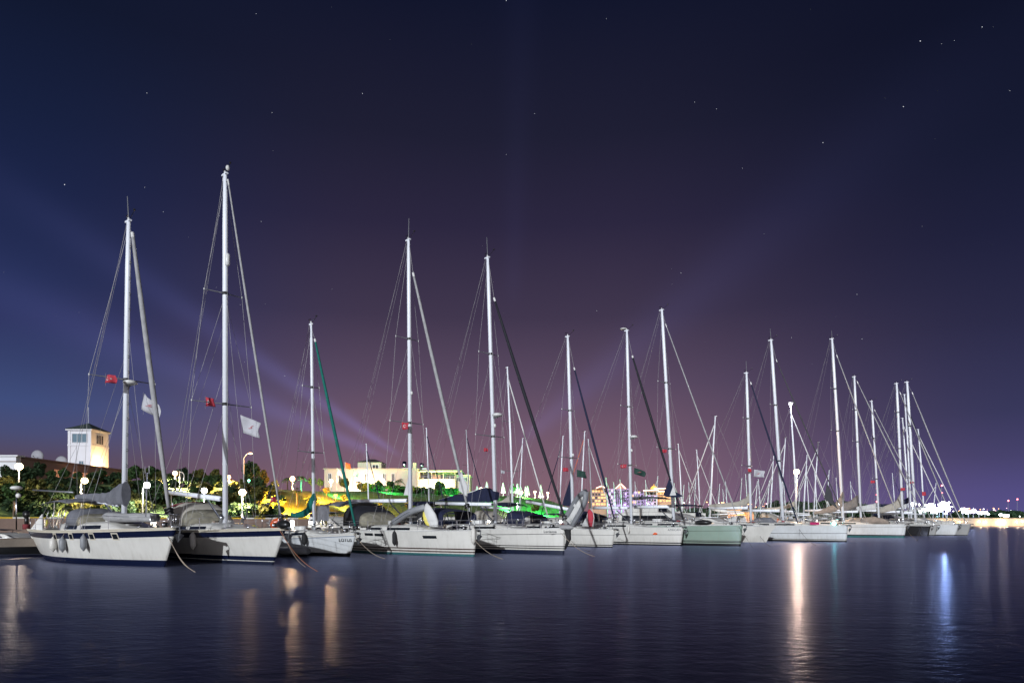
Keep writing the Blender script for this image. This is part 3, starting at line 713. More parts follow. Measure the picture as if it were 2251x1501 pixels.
for (u, v, dy, col, pw) in ((1320,1106,-4,(1,.5,.12),2200),(1346,1108,-10,(.72,.45,1),2600),(1380,1108,-10,(.72,.45,1),2600),(1404,1100,-8,(.8,.4,.95),2200),(1432,1106,-10,(.8,.75,1),2800),(1460,1100,-6,(1,.5,.1),2600),(1478,1100,-6,(1,.5,.1),1800),(1363,1066,-7,(1,.55,.45),1500)):
    point_light('facade_light', (XH(u),Yh+dy,max(ZH(v),2.5)), col, pw, .5, root)
# low row of far town lights on the shore
random.seed(31)
m = MB(); L_far = [mat('far_light_amber', (0,0,0), 1, emit=(1,.5,.2), es=5, samp='NONE'), mat('far_light_white', (0,0,0), 1, emit=(.9,.9,1), es=7, samp='NONE'), mat('far_light_pink', (0,0,0), 1, emit=(1,.6,.7), es=4, samp='NONE')]
for i in range(170):
    u = random.uniform(1290, 2330); Y = random.uniform(430, 600); v = random.uniform(1103,1116) if u < 1700 else random.uniform(1116,1128)
    p = P(u, v, Y); r_ = random.uniform(.12,.38); m.ball(p, r_*1.6, r_, r_, random.choice(L_far[:1]*3+L_far[1:]), 6, 4)
for i in range(60):
    u = random.uniform(2120, 2330); Y = random.uniform(420, 520); p = P(u, random.gauss(1126,3), Y); m.ball(p, .8, .4, .35, L_far[1] if i % 2 else L_far[2], 6, 4)
o = m.obj('town_lights', kind='stuff')
# harbour wall with lamps
root = thing('harbour_wall', 'low pale harbour wall lit by wall lamps across the water at the right', 'wall', (0,0,0))
m = MB(); Yw = 202
def XW(u): return (u-CU)/F*Yw
m.box(XW(1560),XW(2460),Yw,Yw+1.2,-1,2.55,stuc1); m.obj('wall', root)
m = MB(); m.box(XW(1559),XW(2461),Yw-.15,Yw+1.35,2.55,2.72,conc); m.obj('coping', root)
L_wall = lampmat('wall_lamp_glow', (1,.72,.36), 16)
m = MB(); m.box(XW(1559),XW(2461),Yw-.5,Yw-.02,-1,.25,rock); m.obj('footing', root)
for k, u in enumerate((1618,1633,1662,1869,1886,1905,1921,1942,2055,2069,2082,2095,2109,2151,2165,2193,2202,2207,2233,2246,2266,2300,2330)):
    pw = 260 if u in (2201,2193,2207,2202,2165,1921,1633) else 110
    f = MB(); f.ball((XW(u),Yw-.32,1.55+.1*(k % 2)), .24,.16,.3, L_wall, 8, 6); f.box(XW(u)-.05,XW(u)+.05,Yw-.3,Yw,1.25,1.35,plk); f.obj('wall_lamp', root, True)
    point_light('lamp_light', (XW(u),Yw-1.0,1.2), (1,.66,.30), pw*.8, .15, root)
# floodlit stand: very bright masts behind the wall
random.seed(2)
L_fl = lampmat('stadium_flood_glow', (.86,.92,1), 30)
k = 0
FLB = ['leftmost','second','third','fourth','fifth','sixth','seventh','eighth','ninth','tenth','eleventh','twelfth','thirteenth','fourteenth','fifteenth','sixteenth']
for (u, v, sx_, sz_) in ((2007,1107,2.4,1.2),(2023,1121,2.0,1.0),(2036,1120,1.7,1.1),(2047, 1112, 2.84, 2.66),(2055, 1121, 2.97, 1.96),(2066, 1119, 2.97, 2.38),(2074, 1110, 2.97, 3.64),(2083, 1118, 2.29, 2.52),(2118,1120,1.6,1.0),(2130,1124,1.7,.8),(2141,1122,1.5,.9),(2153,1126,1.9,.8),(2166,1126,1.8,.8),(2200,1131,1.6,.7),(2214,1132,1.6,.8),(2247,1131,1.2,.7)):
    Y = 262; p = P(u, v, Y); root = thing('flood_mast', FLB[k]+' blazing white floodlight bank beyond the harbour wall, counted from the left', 'floodlight', (p.x,Y,1.2), 0, 'blazing floodlight banks beyond the wall')
    m = MB(); m.tube([(0,.3,0),(0,.3,p.z-1.2)], .12, alud, 8); m.obj('pole', root)
    m = MB(); m.ball((0,0,p.z-1.2), sx_*.50, .3, sz_*.42, L_fl, 12, 7)
    for q_ in range(7): m.ball((random.gauss(0,sx_*.42),random.uniform(-.2,.2),p.z-1.2+random.gauss(-.15,sz_*.34)), random.uniform(.15,.5), .2, random.uniform(.12,.34), L_fl, 7, 5)
    m.obj('lamp_bank', root, True); k += 1
    if k in (4, 7): point_light('flood_light', (0,-1.0,p.z-1.2), (.42,.62,1), 24000 if k == 7 else 3000, .6, root)
# ================================================================== BOATS
def rotz2(a): return Matrix.Rotation(-a, 4, 'Z')
BO = {}
class Boat:
    def __init__(s, name, label, bow, deck, a, L, B, cat='sailboat', zs=None, over=.5, tw=.72, rake=None, group=None):
        u, v = bow; Y = F*CZ/(v-HV); s.X0, s.Y0 = (u-CU)/F*Y, Y
        s.a = R(a); s.ca, s.sa = math.cos(s.a), math.sin(s.a)
        s.L, s.B, s.tw, s.over = L, B, tw, over
        s.root = thing(name, label, cat, (s.X0, s.Y0, 0), -s.a, group)
        s.xd, s.zb = s.sol(*deck); s.zs = zs if zs is not None else s.zb-.18
    def sol(s, u, v):
        q = (u-CU)/F; m_ = (s.X0-q*s.Y0)/(s.ca+q*s.sa); Y = s.Y0+m_*s.sa
        return -m_, CZ+(HV-v)/F*Y
    def W(s, x, y, z):           # local to world
        return Vector((s.X0 + x*s.ca + y*s.sa, s.Y0 - x*s.sa + y*s.ca, z))
    def sheer(s, f): return s.zs + (s.zb-s.zs)*f**1.6 - .07*math.sin(math.pi*f)
    def hp(s, f, z):
        sh = s.sheer(f); k = z/sh
        xb = s.xd*(z/s.zb) if z > 0 else s.xd*.6*z/s.zb
        xs = -s.L - s.over*max(k,-.3)
        x = xs*(1-f)+xb*f
        kk = min(max(k,0),1); p_ = 1.75+.75*kk
        tw = s.tw*(.62+.38*kk**.7)
        if f < .42: pl = tw+(1-tw)*math.sin(math.pi/2*f/.42)
        else: pl = max(0, 1-((f-.42)/.58)**p_)
        fl = (.86+.14*kk) if k >= 0 else .86+.75*k
        return x, s.B/2*pl*fl
    def half(s, x, z):           # half breadth at local x
        lo, hi = 0, 1
        for _ in range(24):
            f = (lo+hi)/2
            if s.hp(f, z)[0] < x: lo = f
            else: hi = f
        return s.hp(f, z)[1]
    def side_x(s, u, v):         # starboard skin point seen at pixel u, v
        best = None
        for i in range(400):
            f = i/400; x, y = s.hp(f, 1.0)
            p = s.W(x, -y, 1.0); uu = pix(p)[0]
            if best is None or abs(uu-u) < best[0]: best = (abs(uu-u), x, p.y)
        z = CZ+(HV-v)/F*best[2]
        for _ in range(3):
            b2 = None
            for i in range(400):
                f = i/400; x, y = s.hp(f, z); p = s.W(x, -y, z); uu = pix(p)[0]
                if b2 is None or abs(uu-u) < b2[0]: b2 = (abs(uu-u), x, p.y)
            z = CZ+(HV-v)/F*b2[2]
        return b2[1], z
    def hull(s, low, top, base, nst=36):
        # low: [(z_top, mat)...] from -0.5 up; top: [(depth_below_sheer, mat)...] from the lowest band up, last reaches the sheer
        m = MB(); rows = []
        zf = [lambda f: -.5]; mm = []
        for z, mt in low: zf.append(lambda f, z=z: z); mm.append(mt)
        zl = low[-1][0]; tz = top[0][0] if top else 0
        for q in (.33,.66): zf.append(lambda f, q=q: zl+(s.sheer(f)-tz-zl)*q); mm.append(base)
        zf.append(lambda f: s.sheer(f)-tz); mm.append(base)
        for i, (d, mt) in enumerate(top):
            nx = top[i+1][0] if i+1 < len(top) else 0
            zf.append(lambda f, nx=nx: s.sheer(f)-nx); mm.append(mt)
        for sg in (-1, 1):
            for r_ in range(len(mm)):
                ra, rb = [], []
                for i in range(nst+1):
                    f = i/nst; f = 1-(1-f)**1.25
                    for zz, rw in ((zf[r_](f), ra), (zf[r_+1](f), rb)):
                        x, y = s.hp(f, zz); rw.append((x, sg*y, zz))
                m.grid([ra, rb] if sg == 1 else [rb, ra], mm[r_])
        for r_ in range(len(mm)):     # transom
            a_, b_ = zf[r_](0), zf[r_+1](0); x0, y0 = s.hp(0, a_); x1, y1 = s.hp(0, b_)
            m.add([(x0,-y0,a_),(x0,y0,a_),(x1,y1,b_),(x1,-y1,b_)], [(0,3,2,1)], mm[r_])
        s.h = m.obj('hull', s.root, True)
        # weld duplicates so shading is smooth along the skin
        import bmesh
        bm_ = bmesh.new(); bm_.from_mesh(s.h.data); bmesh.ops.remove_doubles(bm_, verts=bm_.verts, dist=.0005); bm_.to_mesh(s.h.data); bm_.free()
        m = MB(); rows = []
        for i in range(nst+1):
            f = i/nst; z = s.sheer(f)-.03; x, y = s.hp(f, s.sheer(f)); y = max(y-.02, 0)
            rows.append([(x, y*q, z+.08*(1-q*q)) for q in (-1,-.6,-.2,.2,.6,1)])
        m.grid(rows, deckm); m.obj('deck', s.root, True)
        m = MB()
        for sg in (-1, 1):
            m.tube([(s.hp(i/nst, s.sheer(i/nst))[0], sg*s.hp(i/nst, s.sheer(i/nst))[1], s.sheer(i/nst)+.015) for i in range(nst+1)], .025, s.rail if hasattr(s,'rail') else plw, 5)
        m.obj('toe_rail', s.root, True)
    def deckz(s, x):
        f = min(max((x+s.L)/s.L, 0), 1); return s.sheer(f)
    def coach(s, x0, x1, h=.38, wf=.55, wins=True, mt=None, wm_=None):
        mt = mt or gel; m = MB(); rows = []; n = 12
        def sec(f):
            x = x0+(x1-x0)*f; hh = h*min(1, (1-f)*3.0+.12) if f > .7 else h
            yb = s.half(x, s.deckz(x))*wf; z0 = s.deckz(x)-.02; return x, yb, z0, hh
        for i in range(n+1):
            x, yb, z0, hh = sec(i/n)
            rows.append([(x, -yb, z0), (x, -yb*.93, z0+hh*.75), (x, -yb*.75, z0+hh), (x, 0, z0+hh*1.12), (x, yb*.75, z0+hh), (x, yb*.93, z0+hh*.75), (x, yb, z0)])
        m.grid(rows, mt); m.add([rows[0][i] for i in range(7)], [tuple(range(7))], mt); c_ = m.obj('coachroof', s.root, True); s.co = c_; s.ch = (x0, x1, h)
        if wins:
            for (fa, fb) in ((.10,.34),(.42,.72)):
                for sg in (-1, 1):
                    m = MB(); ra, rb = [], []
                    for i in range(5):
                        x, yb, z0, hh = sec(fa+(fb-fa)*i/4)
                        ra.append((x, sg*(yb*.985+.006), z0+hh*.22)); rb.append((x, sg*(yb*.945+.006), z0+hh*.62))
                    m.grid([ra, rb], glass); m.obj('window', c_)
        m = MB()
        for f in (.55,.85):
            x, yb, z0, hh = sec(f); m.box(x-.25,x+.25,-.25,.25,z0+hh*1.1,z0+hh*1.12+.05,glass); m.box(x-.29,x+.29,-.29,.29,z0+hh*1.02,z0+hh*1.12+.02,plw)
        m.obj('hatch', c_)
        return c_
    def mast(s, ub, ut, vt, r=.10, spr=(), ant=None, steps=False, mt=None, head=True, zbase=1.3):
        mt = mt or alu; xt, zt = s.sol(ut, vt); xb = s.sol(ub, 1140)[0]
        s.mx0, s.mx1, s.mz = xb, xt, zt
        s.mxz = lambda z: xb+(xt-xb)*(z-zbase)/(zt-zbase)
        m = MB(); q = zbase+(zt-zbase)*.86
        m.tube([(xb,0,zbase),(s.mxz(q),0,q),(xt,0,zt)], [r*1.12,r*1.1,r*.8], mt, 12, .82)
        m.tube([(s.mxz(zt-.25)-r*1.0,0,zt-.05),(xt+.02,0,zt+.02)], r*.55, mt, 6)
        M_ = m.obj('mast', s.root, True); s.m = M_
        if head:
            m = MB(); m.box(xt-r*2.1, xt+r*1.4, -r*.5, r*.5, zt-.02, zt+.06, mt)
            m.tube([(xt+.05,0,zt+.05),(xt+.55,0,zt+.33)], .012, plk, 5); m.ball((xt+.58,0,zt+.38), .06,.06,.05, plk, 8, 5); m.tube([(xt-.15,0,zt+.05),(xt-.2,0,zt+.35)], .01, plk, 5)
            m.box(xt-.28,xt-.05,-.01,.01,zt+.30,zt+.34,plk); m.ball((xt-.02,0,zt+.13), .05,.05,.07, plw, 8, 5); m.obj('masthead_instruments', M_)
        if ant:
            x2, z2 = s.sol(*ant); m = MB(); m.tube([(xt,0,zt),(x2,0,z2)], [.028,.018], alud, 6); m.obj('antenna', M_)
        s.sp = []
        for (vz, hw) in spr:
            z = s.sol(ub, vz)[1]; x = s.mxz(z)
            m = MB(); m.tube([(x,0,z-.08),(x,0,z+.06)], r*1.28, plk, 10, .85); m.obj('spreader_collar', M_)
            for sg in (-1,1):
                m = MB(); m.tube([(x,0,z),(x-.22*hw,sg*hw,z+.05)], [.035,.02], alud, 6); m.ball((x-.22*hw,sg*hw,z+.05), .035,.035,.06, plw, 6, 4); m.obj('spreader', M_)
            s.sp.append((x-.22*hw, hw, z+.05, x, z))
        cx = xb-.35; cy = s.half(cx, 1.2)*.93; cz = s.deckz(cx)
        tops = sorted(s.sp, key=lambda q_: q_[2]); rw = .0085
        for sg in (-1,1):
            m = MB(); pts = [(cx,sg*cy,cz)] + [(q_[0],sg*q_[1],q_[2]) for q_ in tops] + [(s.mxz(zt-.3),0,zt-.3)]
            for i in range(len(pts)-1): m.tube([pts[i],pts[i+1]], rw, wire, 4, cap=False)
            for i, q_ in enumerate(tops):
                lo = (cx+.15,sg*cy,cz) if i == 0 else (tops[i-1][0],sg*tops[i-1][1],tops[i-1][2])
                m.tube([lo,(q_[3],0,q_[4]-.1)], rw*.85, wire, 4, cap=False)
            m.obj('shroud', s.root)
        m = MB(); bx = -s.L-.1; sz = s.deckz(bx); zz = sz+(zt-sz)*.3; xx = bx+(xt-bx)*.3
        m.tube([(xt-.15,0,zt-.02),(xx,0,zz)], .008, wire, 4, cap=False)
        for sg in (-1,1): m.tube([(xx,0,zz),(bx,sg*s.half(-s.L+.2,1.1)*.8,sz)], .008, wire, 4, cap=False)
        m.tube([(xt-.22,0,zt-.02),(bx+1.2,.2,sz+2.2)], .006, wire, 4, cap=False)
        m.tube([(xt-.1,.04,zt-.1),(bx+2.4,-.3,sz+1.9)], .006, wire, 4, cap=False)
        m.tube([(s.mxz(zt*.72),0,zt*.72),(xb+2.6,0,1.5)], .007, wire, 4, cap=False)
        for sg in (-1,1): m.tube([(s.mxz(zt*.5),0,zt*.5),(cx-1.2,sg*cy*.98,cz)], .007, wire, 4, cap=False)
        m.obj('backstay', s.root)
        m = MB(); m.tube([(xb+r*1.3,.05,zbase+.2),(s.mxz(zt-.8)+r*1.1,.03,zt-.8)], .012, wire, 4, cap=False); m.tube([(xb-r*1.25,-.03,zbase+1.0),(s.mxz(zt-.3)-r*1.1,-.03,zt-.3)], .009, wire, 4, cap=False); m.obj('halyard', M_)
        if steps:
            m = MB(); z = 3.4; k_ = 0
            while z < zt-1:
                x = s.mxz(z); sg = 1 if k_ % 2 else -1
                m.tube([(x+sg*r*.9,0,z),(x+sg*(r+.16),.03,z+.01),(x+sg*(r+.16),.03,z-.05*0+.06),(x+sg*r*.9,0,z+.13)], .012, plk, 4); z += .36; k_ += 1
            m.obj('mast_steps', M_)
        for k_ in range(2):
            m = MB(); zz = 2.0+k_*.25; m.tube([(s.mxz(zz),-r*1.2,zz),(s.mxz(zz),-r*1.2-.12,zz)], .06, steel, 8); m.obj('mast_winch', M_)
    def jib(s, u0, v0, u1, v1, r=.06, mt=None, patch=None, drum=True):
        mt = mt or fwhite; a_ = s.sol(u0,v0); b_ = s.sol(u1,v1); m = MB(); n = 10; pts = []; rs = []
        for i in range(n+1):
            f = i/n; pts.append((a_[0]+(b_[0]-a_[0])*f, 0, a_[1]+(b_[1]-a_[1])*f + -.10*math.sin(math.pi*f))); rs.append(r*(.45+.75*math.sin(math.pi*min(f*.75+.12,1))))
        m.tube(pts, rs, mt, 8); j = m.obj('furled_headsail', s.root, True)
        m = MB(); top = (s.mxz(s.mz-.4)+.1,0,s.mz-.4) if a_[1] > s.mz-3.5 else (s.mxz(a_[1]+.5)+.1, 0, a_[1]+.5)
        m.tube([top, pts[0]], .014, wire, 5); m.tube([pts[0], (pts[0][0]+(pts[1][0]-pts[0][0])*.18,0,pts[0][2]+(pts[1][2]-pts[0][2])*.18)], r*.8, plw, 8); 
        zb = s.deckz(min(b_[0], 0))+.08
        if b_[1] > zb: m.tube([pts[-1], (b_[0]+(b_[1]-zb)*.22,0,zb)], .014, wire, 5)
        m.obj('forestay', s.root)
        if drum: m = MB(); q = Vector(pts[-1]); m.tube([q+Vector((0,0,-.02)),q+Vector((.02,0,-.06))], r*1.9, plk, 12); m.tube([q+Vector((.04,0,-.14)),q+Vector((.06,0,-.18))], r*1.9, plk, 12); m.tube([q,q+Vector((.06,0,-.2))], r*.8, steel, 8); m.obj('furling_drum', j)
        if patch: s.poly('clew_patch', patch[0], patch[1], j, .03)
        return j
    def poly(s, name, pts, mt, parent=None, th=.03, y=0, smooth=False):
        m = MB(); m.prism([s.sol(*p) for p in pts], y-th, y+th, mt); return m.obj(name, parent or s.root, smooth)
    def boom(s, u0, v0, u1, v1, r=.09, mt=None, vang=None, cover=None, lazy=False):
        mt = mt or alu; a_ = s.sol(u0,v0); b_ = s.sol(u1,v1)
        m = MB(); m.tube([(a_[0],0,a_[1]),(b_[0]-.1,0,b_[1])], [r*.92,r], mt, 10, .75); m.tube([(b_[0]-.12,0,b_[1]),(s.mxz(b_[1]),0,b_[1])], .04, plk, 8); bo = m.obj('boom', s.root, True)
        if vang:
            c_ = s.sol(*vang); m = MB(); m.tube([(c_[0],0,c_[1]),(s.mx0-.05,0,1.75)], .05, steel, 8); m.obj('vang', bo)
        m = MB(); m.tube([(a_[0]+.5,0,a_[1]-.05),(a_[0]+.7,0,s.deckz(a_[0])+.5)], .02, ropem, 5); m.obj('mainsheet', bo)
        if cover: s.cover(*cover)
        m = MB(); z = s.mz*.62; m.tube([(a_[0]+.2,0,a_[1]),(s.mxz(z),0,z)], .006, wire, 4, cap=False); m.obj('topping_lift', bo)
        return bo
    def cover(s, pts, mt, name='sail_cover', wd=.55, seed=1):
        # pts: (u, v_centre, half height px); soft wrinkled loft
        rg = random.Random(seed); P_ = []
        for i in range(len(pts)-1):
            for k_ in range(4):
                f = k_/4; P_.append(tuple(pts[i][j]*(1-f)+pts[i+1][j]*f for j in range(3)))
        P_.append(pts[-1]); rows = []
        for (u, v, h_) in P_:
            x, z = s.sol(u, v); z2 = s.sol(u, v-h_)[1]; hh = abs(z2-z)*rg.uniform(.9,1.08); n = 14
            rows.append([(x+rg.uniform(-.02,.02), min(hh*wd,.32)*math.cos(t_)*(1+.06*rg.uniform(-1,1)), z+hh*math.sin(t_)*(1+.04*rg.uniform(-1,1))) for t_ in [2*math.pi*j/n for j in range(n)]])
        m = MB(); m.grid(rows, mt, True); m.add(rows[0], [tuple(range(len(rows[0])))[::-1]], mt); m.add(rows[-1], [tuple(range(len(rows[0])))], mt); return m.obj(name, s.root, True)
    def rails(s, pulpit=True, n=6, aft=.95, h=.58):
        zb = s.sheer(1); xb = s.xd
        if pulpit:
            m = MB(); x1 = xb-1.3; y1 = s.half(x1, 1.2)*.95; x2 = xb-.35; y2 = max(s.half(x2,1.2), .16)
            for sg in (-1,1):
                m.tube([(x1,sg*y1,zb),(x1,sg*y1,zb+h)], .014, steel, 6); m.tube([(x2-.1,sg*y2,zb),(x2,sg*y2,zb+h)], .014, steel, 6)
                m.tube([(x1,sg*y1,zb+h*.5),(x2,sg*y2,zb+h*.5)], .012, steel, 6)
            m.tube([(x1,-y1,zb+h),(x2,-y2,zb+h),(xb-.02,-.12,zb+h),(xb-.02,.12,zb+h),(x2,y2,zb+h),(x1,y1,zb+h)], .016, steel, 6); m.obj('pulpit', s.root, True)
        xs = [xb-1.3-(s.L*aft-1.5)*i/(n-1) for i in range(n)]
        mesh = None
        for sg in (-1,1):
            m2 = MB(); line = []
            for x in xs:
                z = s.deckz(x); y = sg*s.half(x, z-.02)*.96; line.append((x,y,z+h))
                if x != xs[0]:
                    if mesh is None: m = MB(); m.tube([(0,0,0),(0,0,h+.01)], .014, steel, 6); o = m.obj('stanchion', s.root); mesh = o.data
                    else: o = bpy.data.objects.new('stanchion', mesh); COL.objects.link(o); o.parent = s.root
                    o.location = (x,y,z)
            for dz_ in (0, -.27): m2.tube([(p_[0],p_[1],p_[2]+dz_) for p_ in line], .006, wire, 4, cap=False)
            m2.obj('lifeline', s.root)
        m = MB(); x = -s.L-.05; z = s.deckz(x); y = s.half(-s.L+.25, z-.05)*.9
        for sg in (-1,1): m.tube([(xs[-1],sg*y*1.02,z+h),(x,sg*y,z+h),(x-.05,sg*y*.35,z+h)], .014, steel, 6); m.tube([(x,sg*y,z),(x,sg*y,z+h)], .014, steel, 6)
        m.obj('pushpit', s.root, True)
    def arch(s, name, x0, x1, wd, z0, h0, h1, mt, side=.6, win_=None, n=8, y0=0, solid=.02):
        # fabric hood: arches from x0 (aft) to x1 (front)
        m = MB(); rows = []
        for i in range(n+1):
            f = i/n; x = x0+(x1-x0)*f; hh = h0+(h1-h0)*f**1.6; r_ = []
            for j in range(13):
                a_ = math.pi*j/12; c_ = math.cos(a_); sn = math.sin(a_)
                r_.append((x+.0*c_, y0+wd*math.copysign(abs(c_)**.55, c_), z0+hh*(side+(1-side)*sn**.8 if 0 < j < 12 else side*.0)))
            rows.append(r_)
        m.grid(rows, mt); o = m.obj(name, s.root, True, solid)
        return o
    def bimini(s, x0, x1, wd, z, mt, h=.22, legs=True, sides=None):
        m = MB(); rows = []
        for i in range(9):
            f = i/8; x = x0+(x1-x0)*f; r_ = []
            for j in range(11):
                q = -1+2*j/10; r_.append((x, q*wd, z - h*abs(q)**2.5 - .14*(2*f-1)**2 + .01*math.sin(f*25)))
            rows.append(r_)
        m.grid(rows, mt); b_ = m.obj('bimini', s.root, True, .02)
        if sides:
            for sg in (-1,1):
                m = MB(); m.grid([[(x0+.05+(x1-x0)*sides[0]*i/5, sg*wd, z-h-.03) for i in range(6)], [(x0+.05+(x1-x0)*sides[0]*i/5, sg*(wd+.04), z-h-.03-sides[1]) for i in range(6)]], sides[2]); m.obj('side_curtain', b_, False, .012)
        if legs:
            m = MB(); zd = s.deckz(x0)+.1
            for sg in (-1,1):
                for (xa, xb_) in ((x0+.1,(x0+x1)/2-.1),((x0+x1)/2,(x0+x1)/2),(x1-.1,(x0+x1)/2+.15)): m.tube([(xa,sg*wd*.98,z-h),(xb_,sg*wd,zd)], .014, steel, 6)
            m.obj('bimini_frame', b_)
        return b_
    def sprayhood(s, x0, x1, wd, h, mt, clear=True):
        z0 = s.deckz(x0)+.25; m = MB(); rows = []; n = 8
        for i in range(n+1):
            f = i/n; x = x0+(x1-x0)*f; hh = h*(1-f**2.2*.92); r_ = []
            for j in range(13):
                a_ = math.pi*j/12; c_, sn = math.cos(a_), math.sin(a_)
                r_.append((x, wd*(1-.12*f)*math.copysign(abs(c_)**.5, c_), z0+hh*sn**.6))
            rows.append(r_)
        m.grid(rows[:6], mt); m.grid(rows[5:], vinyl if clear else mt); return m.obj('sprayhood', s.root, True, .02)
    def clutter(s, seed=0):
        rg = random.Random(seed); L = s.L
        for sg in (-1,1):
            for fx in (.70,.78):
                x = -L*fx; z = s.deckz(x)+.1; y = sg*s.half(x, 1.2)*.72
                m = MB(); m.tube([(x,y,z),(x,y,z+.14),(x,y,z+.16)], [.09,.07,.075], steel, 10); m.obj('winch', s.root, True)
        x = -L*.86; z = s.deckz(x)+.75; m = MB()
        m.tube([(x,.42*math.cos(a_),z+.42*math.sin(a_)) for a_ in [2*math.pi*i/20 for i in range(21)]], .02, steel, 6)
        for k_ in range(6): m.tube([(x,0,z),(x,.42*math.cos(k_*math.pi/3),z+.42*math.sin(k_*math.pi/3))], .01, steel, 4)
        m.tube([(x+.1,0,z),(x+.1,0,z-.75)], .10, gel, 8); m.obj('steering_wheel', s.root, True)
        x = -L-.02; z = s.deckz(x)+.36; y = s.half(-L+.3, 1.2)*.55
        m = MB(); m.tube([(x-.03, -y+.22*math.cos(a_), z+.24*math.sin(a_)) for a_ in [R(-60+300*i/14) for i in range(15)]], .055, rg.choice((yellow, orange, fwhite)), 7); m.obj('horseshoe_buoy', s.root, True)
        x0, x1, h = s.ch; x = x0+(x1-x0)*.3; zc = s.deckz(x)+h*1.1
        m = MB(); rows = [[(x+.38*a_, .24*b_, zc+q) for a_, b_ in ((-1,-1),(-.4,-1.08),(.4,-1.08),(1,-1),(1.06,0),(1,1),(.4,1.08),(-.4,1.08),(-1,1),(-1.06,0))] for q in (0,.13,.22)]; m.grid(rows, plw, True); m.add(rows[2], [tuple(range(10))], plw); m.obj('liferaft_canister', s.root, True)
        for sg in (-1,1):
            x = x0+(x1-x0)*.78; z = s.deckz(x)+h*.9; y = sg*.55
            m = MB(); m.tube([(x,y,z),(x,y,z+.2),(x+.06,y,z+.28),(x+.2,y,z+.28)], [.06,.06,.08,.11], steel, 8); m.obj('deck_vent', s.root, True)
        for k_ in range(3):
            x = s.mx0+rg.uniform(-.9,.7); y = rg.uniform(-.5,.5); z = s.deckz(x)+h*1.08; m = MB()
            m.tube([(x+.16*math.cos(a_)*(1-.012*i), y+.16*math.sin(a_)*(1-.012*i), z+.004*i) for i, a_ in enumerate([i*.7 for i in range(26)])], .016, rg.choice((ropem, fnavy, fwhite, red)), 5); m.obj('rope_coil', s.root, True)
        x = s.xd-1.0; z = s.deckz(0)+.04; m = MB(); m.tube([(x,0,z),(x,0,z+.2)], .09, plk, 8); m.tube([(x,-.14,z+.1),(x,.14,z+.1)], .07, steel, 8); m.obj('windlass', s.root, True)
        for sg in (-1,1):
            for x in (-.9, -L*.5, -L+.5):
                z = s.deckz(x)+.03; y = sg*s.half(x, 1.2)*.93; m = MB(); m.tube([(x-.14,y,z+.07),(x+.14,y,z+.07)], .018, steel, 6); m.tube([(x,y,z-.02),(x,y,z+.07)], .03, steel, 6); m.obj('cleat', s.root, True)
    def anchor(s, x=None):
        x = s.xd if x is None else x; z = s.zb; m = MB()
        m.box(x-.45,x+.22,-.09,.09,z-.03,z+.03,steel); m.tube([(x+.2,-.1,z-.02),(x+.2,.1,z-.02)], .05, plk, 8)
        r_ = m.obj('bow_roller', s.root)
        m = MB(); m.tube([(x-.3,0,z+.08),(x+.25,0,z+.05),(x+.32,0,z-.12),(x+.18,0,z-.42)], .028, alud, 6)
        m.add([(x+.22,-.22,z-.30),(x+.22,.22,z-.30),(x+.10,0,z-.62),(x+.02,0,z-.28),(x+.2,0,z-.2)], [(0,2,3),(2,1,3),(0,3,4),(3,1,4),(0,4,2),(4,1,2)], alud); m.obj('anchor', s.root)
    def portlight(s, u, v, w_, h_, frame=None, mt=None):
        x, z = s.side_x(u, v); 
        for sg in (-1,):
            m = MB()
            def patch(a0, a1, z0, z1, off, mt_):
                ra, rb = [], []
                for i in range(4):
                    xx = a0+(a1-a0)*i/3; ra.append((xx, sg*(s.half(xx,z0)+off), z0)); rb.append((xx, sg*(s.half(xx,z1)+off), z1))
                m.grid([ra,rb], mt_)
                m.grid([[(p_[0], p_[1]-sg*off*1.5, p_[2]) for p_ in rb], rb], mt_)
            if frame: patch(x-w_/2-.05, x+w_/2+.05, z-h_/2-.05, z+h_/2+.05, .012, frame)
            patch(x-w_/2, x+w_/2, z-h_/2, z+h_/2, .018, mt or glass); m.obj('portlight', s.h)
    def text(s, txt, u, v, size, mt=black, name='boat_name'):
        x, z = s.side_x(u, v); y = -(s.half(x,z))-.02
        x2 = x+.4; y2 = -(s.half(x2,z))-.02
        cu = bpy.data.curves.new(name, 'FONT'); cu.body = txt; cu.size = size; cu.extrude = .003; cu.align_x = 'CENTER'; cu.align_y = 'CENTER'; cu.space_character = 1.1
        cu.offset = .004
        o = bpy.data.objects.new(name, cu); COL.objects.link(o)
        bpy.context.view_layer.update(); me = bpy.data.meshes.new_from_object(o); bpy.data.objects.remove(o)
        me.materials.clear(); me.materials.append(mt)
        o = bpy.data.objects.new(name, me); COL.objects.link(o); o.parent = s.h
        o.location = (x, y-.01, z); o.rotation_euler = (R(90-3), 0, math.atan2(y2-y, x2-x)); return o
    def radar(s, u, v, r=.3):
        x, z = s.sol(u, v); mx = s.mxz(z); m = MB(); x = mx+.1+r*1.05
        m.ball((x,0,z), r, r, r*.42, plw, 16, 8); m.box(mx,x,-.05,.05,z-r*.55,z-r*.38,alud); m.obj('radar_dome', s.m, True)
    def mastlight(s, v):
        z = s.sol(*pix(s.W(s.mx0,0,5)))[1]; z = CZ+(HV-v)/F*(s.Y0-s.mx0*s.sa*1); x = s.mxz(z); m = MB()
        m.ball((x+.2,0,z), .09,.09,.13, plw, 8, 6); m.box(x+.08,x+.2,-.03,.03,z-.05,z,plk); m.obj('mast_lamp', s.m, True)
FG = 'fenders hanging on the hulls'
